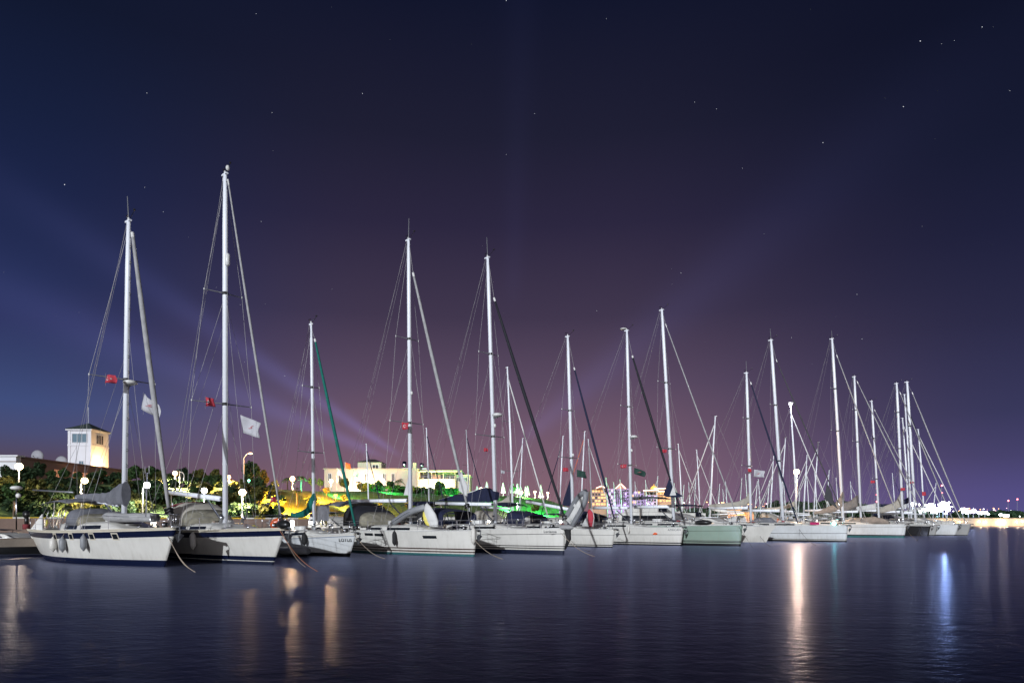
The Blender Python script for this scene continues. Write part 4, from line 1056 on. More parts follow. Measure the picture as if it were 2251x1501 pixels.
def fender(bt, u, v, label, mt, r=.13, h=.62):
    x, z = bt.side_x(u, v); y = -(bt.half(x, z)+r+.015); p = bt.W(x, y, z)
    root = thing('fender', label, 'fender', p, -bt.a, FG)
    m = MB(); m.tube([(0,0,-h/2-.05),(0,0,-h/2),(0,0,-h/2+.07),(0,0,-h/2+.16),(0,0,h/2-.16),(0,0,h/2-.07),(0,0,h/2),(0,0,h/2+.06)], [.03,.05,r*.8,r,r,r*.8,.05,.03], mt, 12); m.obj('body', root, True)
    m = MB(); zz = bt.deckz(x)+.05-z; m.tube([(0,0,h/2+.04),(0,r,max(zz, h/2+.1))], .012, ropem, 5); m.obj('line', root)
def flagobj(bt, u, v, wpx, hpx, mt, label, emblem=None, y=-.6, droop=.25, seed=1):
    x, z = bt.sol(u, v)
    p0 = bt.W(x, y, z); uu, vv = pix(p0); x += (u-uu)/F*p0.y/ (bt.ca+ (u-CU)/F*bt.sa)   # shift so that it still reads at u
    p = bt.W(x, y, z); sc = p.y/F
    root = thing('flag', label, 'flag', p, R(-12), 'flags flying from the rigging'); w_, h_ = wpx*sc, hpx*sc; n = 10
    rg = random.Random(seed); ph = rg.uniform(0,6); m = MB(); 
    def pt(f, g): return (f*w_*(1-.06*math.sin(g*5+ph)), .10*math.sin(f*7+ph+g)*f+.14*w_*math.sin(f*4+g*2+ph), -g*h_*(1-.12*f) - droop*h_*f)
    m.grid([[pt(i/n, j/5) for j in range(6)] for i in range(n+1)], mt); fo = m.obj('cloth', root, True, .012)
    if emblem == 'crescent':
        m = MB()
        o1 = [(.36+.17*math.cos(a_)*h_/w_*1.2, .5-.22*math.sin(a_)) for a_ in [R(40+280*i/14) for i in range(15)]]
        i1 = [(.40+.12*math.cos(a_)*h_/w_*1.2, .5-.16*math.sin(a_)) for a_ in [R(50+260*i/14) for i in range(15)]]
        rows = [[tuple(Vector(pt(*q))+Vector((0,-.02,0))) for q in o1], [tuple(Vector(pt(*q))+Vector((0,-.02,0))) for q in i1]]
        m.grid(rows, fwhite); c_ = (.62,.5); st_ = []
        for k_ in range(10):
            rr = .10 if k_ % 2 == 0 else .04; st_.append(tuple(Vector(pt(c_[0]+rr*math.cos(k_*math.pi/5)*h_/w_, c_[1]+rr*math.sin(k_*math.pi/5)))+Vector((0,-.02,0))))
        m.add(st_, [tuple(range(10))], fwhite); m.obj('emblem', fo)
    if emblem in ('mark', 'markred'):
        m = MB(); zs_ = [(.30,.62),(.55,.50),(.42,.48),(.62,.34)]
        for k_ in range(3): m.tube([Vector(pt(*zs_[k_]))+Vector((0,-.03,0)), Vector(pt(*zs_[k_+1]))+Vector((0,-.03,0))], .012*h_+.005, mat('faded_red_print',(.5,.16,.18),.8), 5)
        m.obj('emblem', fo)
    m = MB(); m.tube([(0,0,.05),(0,0,-h_*1.3)], .007, wire, 4); m.obj('halyard', root)
RG = 'mooring lines running into the water'
def rope(a, b_, label, mt, r=.016, sag=.12):
    m = MB(); a = Vector(a); b_ = Vector(b_); pts = [a.lerp(b_, i/12)+Vector((0,0,-sag*math.sin(math.pi*i/12))) for i in range(13)]
    m.tube(pts, r, mt, 6); o = m.obj('mooring_rope', None, True); tag(o, label, 'rope', RG)
def bowrope(bt, ug, vg, label, mt=ropem, du=-.15, dz=-.05, r=.012, sag=.3):
    q = F*CZ/(vg-HV); end = Vector(((ug-CU)/F*q, q, -.05)); a = bt.W(bt.xd+du, -.12, bt.zb+dz); rope(a, end, label, mt, r, sag)
def dinghy(name, loc, rot, label, L=2.6, mt=rubg, cover=False):
    root = thing(name, label, 'inflatable dinghy', loc); root.rotation_mode = 'QUATERNION'; root.rotation_quaternion = rot
    m = MB(); r = .2; pts = []
    for sg, rng in ((-1, range(0,9)), (1, range(8,-1,-1))):
        for i in rng:
            f = i/8; x = L*f-r; y = .52 if f < .55 else .52*math.cos((f-.55)/.45*math.pi/2)**.7 if f < 1 else 0
            pts.append((min(x, L-.1), sg*max(y, .02), .05+.22*max(0,f-.5)**1.5))
    m.tube(pts, [r*.4]+[r]*(len(pts)-2)+[r*.4], mt, 10); m.obj('tube', root, True)
    m = MB(); m.grid([[(L*f-.15, y*(.45 if f < .6 else .45*(1-(f-.6)*1.8)), -.12+.12*abs(y)+.1*f*f) for y in (-1,-.5,0,.5,1)] for f in (0,.25,.5,.75,.95)], plw if not cover else mt); m.obj('floor', root, True, .03)
    m = MB(); m.box(.0,.06,-.4,.4,-.12,.28,plw if not cover else alud); m.obj('transom', root)
    m = MB(); m.box(L*.4,L*.4+.2,-.42,.42,.12,.16,plw); m.obj('seat', root)
    m = MB()
    for sg in (-1,1): m.tube([(p_[0],p_[1]+sg*.19,p_[2]+.05) for p_ in (pts[1:7] if sg < 0 else pts[-7:-1])], .014, navy, 5)
    m.obj('grab_line', root)
    return root
# ------------------------------------------------------------------ front row, left to right
def labels_bands(k):
    return {'bl2': ([(.10,black),(.20,gel),(.25,black),(.32,gel),(.38,black)], []),}
# 1 ---- centre cockpit ketch-like cruiser, navy band
b = Boat('sailboat','leftmost large sailboat, white hull with broad navy band and square portlights, grey sail cover',(363,1245),(388,1160),38,12.2,3.9,zs=1.52,over=.75,tw=.62)
b.rail = cream
b.hull([(0,navyaf),(.27,navy)], [(.36,navy),(.09,cream)], gel); BO[1] = b
b.coach(-8.6,-2.2,.42,.6)
b.mast(272,283,487,r=.125,spr=((836,1.45),),ant=(280,432),steps=True)
b.jib(291,512,371,1118,r=.10,mt=flgrey)
b.boom(168,1094,262,1110,r=.08,vang=(232,1108),cover=([(166,1093,5),(180,1094,9),(205,1095,10.5),(225,1095,12),(243,1095,15),(255,1091,21),(265,1087,25),(277,1085,27)],fgrey,'sail_cover',.36,3))
b.rails(n=6); b.anchor(); b.radar(293,839,.30)
b.bimini(-10.4,-7.0,1.35,b.sol(150,1104)[1]+.15,fgrey,.16)
b.sprayhood(-7.6,-5.9,1.2,.85,fgrey)
for u in (121,156,202,253): b.portlight(u,1179,.28,.22,cream)
m = MB(); x, z = b.sol(77,1163); xt, zt = b.sol(77,1078)        # davit pole with radar and gear at the stern
m.tube([(x,-.9,z),(x,-.9,zt)], .035, steel, 8); m.obj('gear_post', b.root, True)
m = MB(); m.ball((xt,-.9,zt+.12), .30,.30,.13, plw, 16, 8); m.obj('radar_dome', b.root, True)
m = MB(); m.ball((xt+.32,-.9,zt-.32), .17,.13,.14, plw, 12, 6); m.obj('spotlight', b.root, True)
m = MB(); q = b.sol(82,1077); q2 = b.sol(166,1082); m.tube([(q[0],-.2,q[1]),(q2[0],-.1,q2[1])], [.045,.05], alud, 8); m.obj('spar', b.root, True)
m = MB(); x = b.sol(92,1150)[0]; m.ball((x,-.75,2.32), .26,.17,.22, plk, 12, 8); m.box(x-.06,x+.12,-.82,-.66,1.75,2.2,plk); m.box(x-.1,x+.18,-.9,-.6,1.5,1.78,fmaroon); m.tube([(x+.1,-.75,2.3),(x+.5,-.75,2.36)], .02, plk, 6); m.obj('outboard_motor', b.root, True)
m = MB()
for k in range(4): m.tube([(-10.3+k*.75,-1.3,1.6),(-9.8+k*.75,-1.2,2.5)], .022, steel, 6)
m.obj('stern_ladder', b.root, True)
m = MB(); m.prism([b.sol(122,1168),b.sol(152,1130),b.sol(153,1166)], -1.25, -1.19, fwhite); m.obj('dodger_panel', b.root)
m = MB(); x, z = b.sol(352,1136); xt, zt = b.sol(355,1040); m.tube([(x,-.6,z),(xt,-.6,zt)], [.03,.02], steel, 6); m.tube([(xt-.18,-.6,zt+.28),(xt-.18,-.6,zt-.05),(xt+.18,-.6,zt-.05),(xt+.18,-.6,zt+.28)], .012, steel, 5); m.obj('antenna_pole', b.root)
q = Matrix.Rotation(-b.a, 4, 'Z').to_quaternion()
dinghy('dinghy', b.W(-4.4,-.15,b.zb+.45), q @ Matrix.Rotation(R(2),4,'Y').to_quaternion(), 'grey inflatable dinghy lying upside down on the foredeck of the leftmost sailboat', 3.9, flgrey, True)
fender(b,125,1196,'pale flat fender, leftmost on the leftmost hull',rubw,.15,.6); fender(b,146,1196,'pale fender between the portlights of the leftmost hull',rubg,.15,.62); fender(b,192,1192,'grey tilted fender amidships on the leftmost hull',rubg,.14,.65)
p = b.W(-b.L-.9,-.5,.85); root = thing('buoy_fender','big round white buoy fender at the stern of the leftmost sailboat','fender',p); m = MB(); m.ball((0,0,0), .36,.36,.36, rubw, 16, 10); m.tube([(0,0,.33),(0,0,.46)], .07, rubw, 8); m.obj('body', root, True); m = MB(); m.tube([(0,0,.45),(.8,.1,.75)], .014, ropem, 5); m.obj('line', root)
bowrope(b,437,1258,'pale mooring line from the bow of the leftmost sailboat',du=-.5,dz=-.35,r=.017); bowrope(b,428,1251,'second thin line beside the pale bow line of the leftmost sailboat',du=-.3,dz=-.5,r=.014)
# 2 ---- tall cutter
b = Boat('sailboat','sailboat with the tallest mast, navy sheer band and white boom pointing left',(601,1241),(629,1161),44,13.4,4.1,zs=1.5,over=.6)
b.rail = cream
b.hull([(0,navyaf),(.14,navyaf),(.175,gel),(.37,navy),(.395,gel)], [(.33,navy),(.09,cream)], gel); BO[2] = b
b.coach(-9,-3,.36,.6)
b.mast(495,495,384,r=.135,spr=((645,.95),(888,1.5)))
b.jib(501,395,617,1132,r=.05,mt=flgrey)
b.boom(369,1081,486,1096,r=.135,vang=(456,1098)); b.rails(n=7); b.anchor()
b.sprayhood(-8.8,-6.4,1.35,1.25,fbeige)
m = MB(); rows = []
for i in range(6):
    f = i/5; rows.append([(-9.9+1.5*f, 1.3*q_, b.deckz(-9)+1.52-.25*abs(q_)**2.4-.1*(1-f)**2) for q_ in (-1,-.6,-.2,.2,.6,1)])
m.grid(rows, fmaroon); m.obj('sun_awning', b.root, True, .02)
x, z = b.sol(502,572); m = MB(); m.tube([(x+.02,-.05,z-.32),(x+.02,-.05,z-.24),(x+.02,-.05,z+.24),(x+.02,-.05,z+.32)], [.05,.12,.12,.05], plw, 12); m.obj('radar_reflector', b.m, True)
m = MB(); m.box(b.mx1-.2,b.mx1-.02,-.05,.05,b.mz-.3,b.mz-.12,plw); m.ball((b.mx1+.3,0,b.mz+.22),.1,.1,.14,plw,8,6); m.tube([(b.mx1,0,b.mz+.05),(b.mx1+.3,0,b.mz+.2)],.02,plk,5); m.obj('masthead_lamp', b.m)
for (u, n_) in ((430,'tall slim pole left of the second mast'),):
    m = MB(); x, z = b.sol(431,1165); m.tube([(x,-1.2,1.5),(x,-1.2,2.9)], .035, alu, 8); m.obj('boom_gallows', b.root, True)
m = MB()                                            # black anchor well hood and windlass at the stem
m.ball((b.xd-.25,0,b.zb+.16), .5,.24,.22, plk, 12, 6); m.obj('covered_windlass', b.root, True)
m = MB(); x, z = b.sol(590,1152); m.ball((x-.1,.5,z), .42,.3,.28, orange, 12, 8); m.obj('orange_bag', b.root, True)
fender(b,432,1188,'plump white fender hanging amidships on the second hull',rubw,.15,.75)
bowrope(b,705,1256,'long rust coloured mooring line from the bow of the second sailboat',ropeo,du=-.4,r=.014); bowrope(b,583,1240,'nearly vertical rusty line beside the stem of the second sailboat',ropeo,du=-.9,dz=-.1,r=.011,sag=.02)
bowrope(b,676,1246,'thin rope nearly parallel to the rust coloured line of the second sailboat',ropem,du=-.2,r=.009)
# 3 ---- small white boat with green covers
b = Boat('sailboat','small white sailboat with green furled headsail and green sail cover',(769,1223),(784,1172),43,9.6,3.2,zs=1.05,over=.5)
b.hull([(0,redaf),(.19,black)], [(.15,bluln),(.12,gel)], gel2); BO[3] = b
b.coach(-6.6,-1.9,.34,.62)
b.mast(690,684,713,r=.085,spr=((850,.55),(994,.85)))
b.jib(692,745,781,1156,r=.075,mt=fgreen)
b.boom(642,1128,684,1130,r=.05,cover=([(640,1131,4),(652,1132,6),(665,1129,7),(674,1125,9),(680,1116,12),(686,1105,15),(690,1096,13),(691,1091,6)],fgreen,'sail_cover',.5,5)); b.rails(n=5,h=.55); b.anchor()
b.text('LOTUS',760,1187,.24)
fender(b,675,1184,'black fender on the hull of the small green covered sailboat',rubk,.15,.62)
m = MB(); x = -7.6; m.tube([(x,-.9,1.2),(x,-.9,1.9),(x+.9,-.9,1.9),(x+.9,-.9,1.2)], .02, steel, 6)
for k in range(6): m.tube([(x+.15*k,-.9,1.25),(x+.15*k,-.9,1.88)], .02, plw, 5)
m.obj('gas_rack', b.root)
bowrope(b,857,1228,'pale mooring line from the bow of the small green covered sailboat',du=-.1,r=.014)
p = Vector(((690-CU)/F*42.3,42.3,0)); dinghy('dinghy', b.W(-3.9,-1.95,.22), Matrix.Rotation(-b.a+.05,4,'Z').to_quaternion(), 'grey inflatable dinghy floating beside the small green covered sailboat', 2.7)
# 4 ---- large white boat with two brown stripes
b = Boat('sailboat','large white sailboat with twin brown stripes, grey bimini and yellow white wind scoop',(1043,1223),(1048,1166),45,14.6,4.4,zs=1.42,over=.3)
b.hull([(0,teal),(.13,teal),(.2,gel),(.27,brown),(.36,gel),(.43,brown)], [], gel); BO[4] = b; b.rail = teak
b.coach(-9.6,-2.6,.36,.55)
b.mast(902,898,528,r=.115,spr=((744,.85),(929,1.25)),ant=(899,480))
b.jib(908,600,1026,1108,r=.085,mt=flgrey,patch=([(1014,1036),(1028,1070),(1026,1090),(1009,1078)],fwhite))
b.boom(774,1101,896,1100,r=.12,vang=(858,1106)); b.rails(n=7); b.anchor()
x, z = b.sol(905,864); m = MB(); m.ball((x,0,z), .09,.09,.12, plw, 8, 6); m.obj('mast_lamp', b.m, True)
b.poly('sail_headboard', [(897,1052),(898,1088),(888,1088)], fwhite, b.m, .02)
zt_ = b.sol(790,1108)[1]
b.bimini(-14.2,-11.0,1.75,zt_+.22,fgrey,.3,True,(.55,1.0,fgrey))
b.sprayhood(-11.0,-8.3,1.55,1.35,fblack)
for u, v in ((811,1174),(834,1175)): b.portlight(u,v,.8,.15)
b.portlight(945,1180,.85,.16)
fender(b,872,1182,'long black square fender on the twin striped white hull',rubk,.13,.78)
fender(b,1075,1177,'white fender tucked between the fourth and fifth hulls',rubw,.14,.85)
bowrope(b,1115,1229,'tan mooring line crossing in front of the fifth hull from the fourth bow',du=-.6,dz=-.1,r=.015); bowrope(b,1012,1222,'almost vertical line dropping beside the fourth stem',ropem,du=-.9,r=.010,sag=.01)
x, z = b.sol(884,1152); q = Matrix.Rotation(-b.a, 4, 'Z').to_quaternion() @ Matrix.Rotation(R(-22),4,'Y').to_quaternion() @ Matrix.Rotation(R(180),4,'X').to_quaternion()
dinghy('dinghy', b.W(x, -.2, z+.12), q, 'grey inflatable dinghy tilted on the foredeck beside the yellow and white wind scoop', 2.9)
def scoop(bt, pts, mt1, split, mt2, label, y=-.35, th=.2):
    # upright pillowy fabric scoop with two colours
    P_ = [bt.sol(*p_) for p_ in pts]; cx = sum(p_[0] for p_ in P_)/len(P_); zmin = min(p_[1] for p_ in P_)
    loc = bt.W(cx, y, zmin); root = thing('wind_scoop', label, 'wind scoop', loc, -bt.a)
    def pill(poly, mt, nm, par, off=0):
        m = MB(); n = len(poly); c_ = (sum(p_[0] for p_ in poly)/n, sum(p_[1] for p_ in poly)/n); rows = []
        for (k_, yy) in ((.02,-th-off),(.5,-th*.85-off),(.85,-th*.45-off),(1,0),(.85,th*.45),(.5,th*.85),(.02,th)):
            rows.append([((c_[0]+(p_[0]-c_[0])*k_)-cx, yy, c_[1]+(p_[1]-c_[1])*k_-zmin) for p_ in poly])
        m.grid(rows, mt, True); return m.obj(nm, par, True)
    pill(P_, mt1, 'cloth', root); pill([bt.sol(*p_) for p_ in split], mt2, 'coloured_panel', root, .06)
scoop(b, [(944,1110),(949,1104),(958,1114),(968,1130),(973,1145),(974,1158),(955,1159),(948,1150),(943,1130)], fwhite, [(944,1122),(949,1128),(955,1140),(958,1152),(957,1158),(951,1155),(946,1143),(943,1130)], yellow, 'upright teardrop shaped wind scoop, white with a yellow panel')
# 5 ----
b = Boat('sailboat','sailboat with black furled headsail and large navy boom cover, navy waterline',(1240,1219),(1243,1161),45,14.2,4.3,zs=1.45,over=.3)
b.hull([(0,navyaf),(.25,navyaf),(.33,gel),(.39,black),(.46,gel),(.51,black)], [(.32,black),(.29,gel)], gel); BO[5] = b; b.rail = teak
b.coach(-9.3,-3,.34,.55)
b.mast(1090,1072,567,r=.115,spr=((775,.85),(958,1.25)),ant=(1070,522))
b.jib(1086,655,1240,1134,r=.085,mt=fblack)
b.boom(958,1106,1083,1108,r=.12,vang=(1055,1112)); b.rails(n=7); b.anchor()
b.poly('sail_cover', [(960,1101),(1000,1089),(1040,1082),(1060,1074),(1072,1072),(1094,1082),(1092,1098),(1080,1103)], fnavy, None, .16)
b.poly('folded_mainsail', [(965,1099),(990,1091),(1030,1083),(1060,1073),(1068,1071),(1070,1076),(1030,1090)], fwhite, None, .10)
b.radar(1093,912,.34); b.mastlight(935)
b.arch('sprayhood',-11.5,-9.2,1.5,b.deckz(-10)+.2,1.25,1.0,fnavy,.55)
b.bimini(-14,-12,1.5,3.35,fnavy,.25)
b.text('Lucianna',1210,1168,.20); 
x, z = b.side_x(1212,1172.5); m = MB(); y = -(b.half(x,z)); y2 = -(b.half(x+.6,z)); y1 = -(b.half(x-.6,z))
m.add([(x-.4,y1-.01+(.2/.6)*(y-y1),z+.03),(x+.55,y2-.012,z+.035),(x+.1,y-.03,z-.05),(x-.1,y-.025,z-.05)], [(0,3,2,1)], black); m.obj('emblem', b.h)
bowrope(b,1315,1223,'mooring line from the fifth bow slanting in front of the sixth hull',du=-.5,r=.014); bowrope(b,1302,1210,'thin second line of the fifth bow',du=-.3,r=.009); bowrope(b,1178,1214,'slanting line along the fifth hull to the water',ropem,du=-1.7,dz=-.15,r=.010,sag=.0)
m = MB(); m.ball((b.xd+.05,0,b.zb+.05), .55,.22,.16, flgrey, 12, 8); m.tube([(b.xd+.15,0,b.zb-.05),(b.xd+.25,0,b.zb-.6),(b.xd-.02,0,b.zb-1.2)], [.2,.14,.05], rubk, 8); m.obj('stem_guard', b.root, True)
# 6 ----
b = Boat('sailboat','sailboat with navy furled headsail and a grey dinghy stood upright on its foredeck',(1346,1203),(1353,1164),45,12.5,4,zs=1.45,over=.3)
b.hull([(0,navyaf),(.08,black),(.14,gel),(.20,black)], [(.40,black),(.375,gel)], gel); BO[6] = b
b.coach(-8.3,-2.2,.34,.55)
b.mast(1260,1248,740,r=.11,spr=((901,.75),(1006,1.15)))
b.jib(1262,808,1350,1138,r=.07,mt=fnavy)
b.boom(1157,1102,1252,1119,r=.13,vang=(1228,1118)); b.rails(n=6); b.anchor(); b.mastlight(1000)
b.arch('sprayhood',-9.6,-7.6,1.4,b.deckz(-9)+.2,1.2,.8,fnavy,.55); b.bimini(-12.3,-9.9,1.5,3.5,fnavy,.25)
b.poly('stowed_staysail', [(1255,1050),(1256,1113),(1236,1110),(1246,1078)], fnavy, b.m, .05)
x, z = b.sol(1256,1152); q = Matrix.Rotation(-b.a, 4, 'Z').to_quaternion() @ Matrix.Rotation(R(-52),4,'Y').to_quaternion() @ Matrix.Rotation(R(78),4,'X').to_quaternion()
dinghy('dinghy', b.W(x+.3, -.55, z+.25), q, 'grey inflatable dinghy stood on end beside the red and white wind scoop', 2.95)
scoop(b, [(1300,1122),(1304,1116),(1310,1124),(1313,1136),(1311,1158),(1285,1158),(1290,1146),(1297,1134)], fwhite, [(1300,1120),(1304,1117),(1310,1125),(1312.5,1137),(1310,1158),(1302,1158),(1300,1140)], red, 'upright teardrop shaped wind scoop, white and bright red')
# 7 ----
b = Boat('sailboat','white sailboat with small orange oval mark on its bow side and dark furled headsail',(1497,1199),(1503,1159),45,13.5,4.1,zs=1.5,over=.3)
b.hull([(0,black),(.10,black),(.16,gel),(.25,black)], [(.58,black),(.55,gel)], gel); BO[7] = b
b.coach(-9,-2.8,.36,.55)
b.mast(1388,1378,727,r=.11,spr=((893,.85),(1022,1.3)))
b.jib(1390,782,1474,1056,r=.09,mt=fblack,drum=False)
b.poly('clew_cloth', [(1472,1050),(1480,1078),(1502,1090),(1519,1140),(1515,1140),(1494,1096),(1462,1088)][:3]+[(1489,1093),(1465,1092),(1459,1087)], fnavy, None, .05)
b.poly('clew_patch', [(1481,1066),(1487,1088),(1473,1089)], fwhite, None, .055)
m = MB(); q1, q2 = b.sol(1487,1092), b.sol(1502,1141); m.tube([(q1[0],0,q1[1]),(q2[0],0,q2[1])], .07, fblack, 8); m.obj('furled_tack', b.root, True)
b.boom(1304,1116,1382,1116,r=.13,vang=(1356,1122)); b.rails(n=6); b.anchor(); b.radar(1392,960,.33); b.mastlight(990)
m = MB(); x = b.mx1; m.ball((x-.35,0,b.mz+.22), .28,.28,.08, plw, 14, 6); m.obj('masthead_dome', b.m, True)
b.arch('sprayhood',-10.4,-8.2,1.45,b.deckz(-9)+.2,1.2,.8,fnavy,.55)
b.text('AFRICAN',1482,1164,.22)
x, z = b.side_x(1438,1172.5); m = MB(); y = -(b.half(x,z)); m.ball((x,y-.0,z), .30,.035,.10, orange, 12, 6); m.obj('emblem', b.h, True)
fender(b,1384,1163,'thin white fender hanging at the seventh hull',rubw,.10,.5)
bowrope(b,1455,1198,'dark slanting line along the AFRICAN hull bow',chainm,du=-1.0,r=.012,sag=.0)
# 8 ---- green hull
b = Boat('sailboat','pale green sailboat hull with black stripes, fenders and slim white headsail',(1628,1200),(1633,1154),46,14.2,4.3,zs=1.6,over=.2)
b.hull([(0,black),(.18,black),(.26,grn),(.33,black),(.37,grn),(.41,black)], [(.43,black),(.405,grn)], grn); BO[8] = b
b.coach(-9.4,-3.2,.32,.55)
b.mast(1482,1455,682,r=.12,spr=((838,.9),(985,1.4)))
b.jib(1463,712,1623,1142,r=.045,mt=flgrey)
b.boom(1394,1114,1475,1113,r=.14,vang=(1452,1120)); b.rails(n=6); b.anchor()
bowrope(b,1655,1203,'vertical line at the stem of the pale green hull',chainm,du=-.3,r=.011,sag=.0)
m = MB(); m.ball((b.xd-3.2,-.3,b.zb+.2), .75,.5,.22, plk, 14, 6); m.obj('black_deck_cover', b.root, True)
# 9 ----
b = Boat('sailboat','sailboat with pale blue underwater band and grey covered dinghy hump on its foredeck',(1753,1189),(1762,1157),45,12.8,4,zs=1.5,over=.3)
b.hull([(0,bluaf),(.30,bluaf),(.36,bluln)], [(.06,gel)], gel2); BO[9] = b
b.coach(-8.7,-2.2,.34,.55)
b.mast(1651,1641,820,r=.12,spr=((919,.7),(1024,1.1)),ant=(1640,793))
b.jib(1650,840,1754,1150,r=.075,mt=fnavy)
b.boom(1560,1116,1646,1116,r=.15,cover=([(1560,1112,4),(1590,1111,5),(1620,1108,6),(1640,1102,9),(1648,1092,12)],fbeige)); b.rails(n=6); b.anchor()
b.cover([(1652,1152,5),(1662,1147,8),(1680,1145,9),(1695,1146,9),(1708,1152,5)], fgrey, 'deck_cover', 1.6, 8)
bowrope(b,1701,1204,'dark mooring line of the ninth sailboat, left one',chainm,du=-4.5,dz=-.2,r=.014); bowrope(b,1800,1200,'dark mooring line of the ninth sailboat, right one',chainm,du=-.3,r=.014)
# 10 ----
b = Boat('sailboat','grey white sailboat with the teal lamp at its bow and thin dark stripe',(1861,1191),(1864,1155),46,13.5,4.1,zs=1.55,over=.2)
b.hull([(0,black),(.14,black),(.19,gel),(.24,black)], [(.72,black),(.68,gel2)], gel2); BO[10] = b
b.coach(-9,-2.6,.34,.55)
b.mast(1722,1695,748,r=.13,spr=((888,.75),(1012,1.2)),ant=(1693,722))
b.jib(1706,790,1843,1105,r=.05,mt=fdgrey)
b.poly('clew_cloth', [(1818,1062),(1828,1082),(1831,1098),(1842,1118),(1812,1096)], fdgrey, None, .05)
b.boom(1630,1122,1716,1122,r=.15); b.rails(n=6); b.anchor()
m = MB(); x, z = b.sol(1799,1150); m.box(x-.4,x+.4,-.9,-.8,z-.12,z+.12,mat('magenta_cloth',(.5,.02,.14),.8)); m.obj('rail_cloth', b.root)
x, z = b.sol(1838,1150); p = b.W(x,-.5,z); root = thing('bow_lamp','glowing teal lamp on the tenth bow','lamp',p)
m = MB(); m.ball((0,0,0), .17,.17,.17, L_teal, 12, 8); m.obj('globe', root, True); m = MB(); m.tube([(0,0,-.15),(0,0,-.5)], .03, plk, 6); m.obj('stand', root); point_light('lamp_light', (0,-.3,.1), (.1,1,.75), 4, .12, root)
bowrope(b,1720,1185,'slanting dark line low across the tenth hull',chainm,du=-1.2,dz=-.3,r=.011,sag=0)
# 11 ----
b = Boat('sailboat','grey white sailboat with brown grey boom cover, third from the group of crossing headsails',(1988,1182),(1993,1152),46,14.2,4.2,zs=1.6,over=.2)
b.hull([(0,teal),(.22,teal),(.34,black)], [(.30,black),(.275,gel2)], gel2); BO[11] = b
b.coach(-9.5,-3,.34,.55)
b.mast(1854,1829,745,r=.14,spr=((852,.85),(946,1.25)),ant=(1828,726))
b.jib(1839,780,1976,1140,r=.06,mt=flgrey)
b.boom(1770,1122,1848,1120,r=.15,cover=([(1790,1128,3),(1815,1122,6),(1835,1116,9),(1846,1106,14),(1853,1096,18)],ftaupe)); b.rails(n=6); b.anchor()
b.cover([(1868,1146,4),(1890,1145,7),(1920,1143,9),(1945,1146,6),(1955,1149,4)], ftaupe, 'deck_cover', 1.4, 9)
# 12-16 crossing group at the right end
for (nm, lab, bow, deck, a, L, mst, jb, hl, bm) in [
 ('12','dark hulled sailboat just right of the brown grey boom cover',(2041,1178),(2046,1156),48,13,(1893,1878,828,.13,((900,.7),(970,1.0))),(1884,838,2036,1146,.06,flgrey),blkh,((1795,1126,1888,1124),[(1795,1124,4),(1830,1119,7),(1865,1112,10),(1885,1100,13)],ftaupe)),
 ('13','grey hulled sailboat with slim mast second in the crossing group',(2056,1177),(2061,1154),48,12,(1933,1916,882,.11,((962,.6),(1052,.9))),(1922,900,2052,1150,.05,flgrey),gryh,((1850,1120,1928,1122),[(1850,1119,4),(1900,1117,6),(1925,1113,8)],fwhite)),
 ('14','sailboat with white bow flare near the right end of the row',(2100,1177),(2108,1153),47,13.5,(1985,1971,843,.14,((905,.8),(985,1.2))),(1978,862,2097,1148,.06,flgrey),gel2,((1905,1126,1980,1124),[(1905,1123,5),(1940,1121,7),(1968,1112,10),(1980,1098,16)],fbeige)),
 ('15','last sailboat at the right end of the front row, grey bow raked forward',(2127,1177),(2135,1152),46,13.5,(2013,1994,840,.15,((935,.8),(1060,1.2))),(2005,862,2122,1146,.07,flgrey),gryh,((1930,1130,2008,1126),None,None)),
 ]:
    b = Boat('sailboat',lab,bow,deck,a,L,4.1,zs=1.6,over=.2)
    b.hull([(0,black),(.12,black)], [(.06,hl)], hl); b.coach(-9,-2.8,.34,.55)
    ub, ut, vt, r_, sp_ = mst; b.mast(ub,ut,vt,r=r_,spr=sp_); u0,v0,u1,v1,r_,mt_ = jb; b.jib(u0,v0,u1,v1,r=r_,mt=mt_)
    b.boom(*bm[0],r=.15)
    if bm[1]: b.cover(bm[1], bm[2])
    b.rails(n=5); b.anchor(); BO[int(nm)] = b
bowrope(BO[12],2012,1192,'dark line from the dark hull into the water at the right group',chainm,du=-1.0,r=.02)
bowrope(BO[11],2020,1189,'thin pale line between the eleventh bow and the water',ropem,du=-.2,r=.012)
for k_, b_ in BO.items():
    if k_ < 12: b_.clutter(k_)
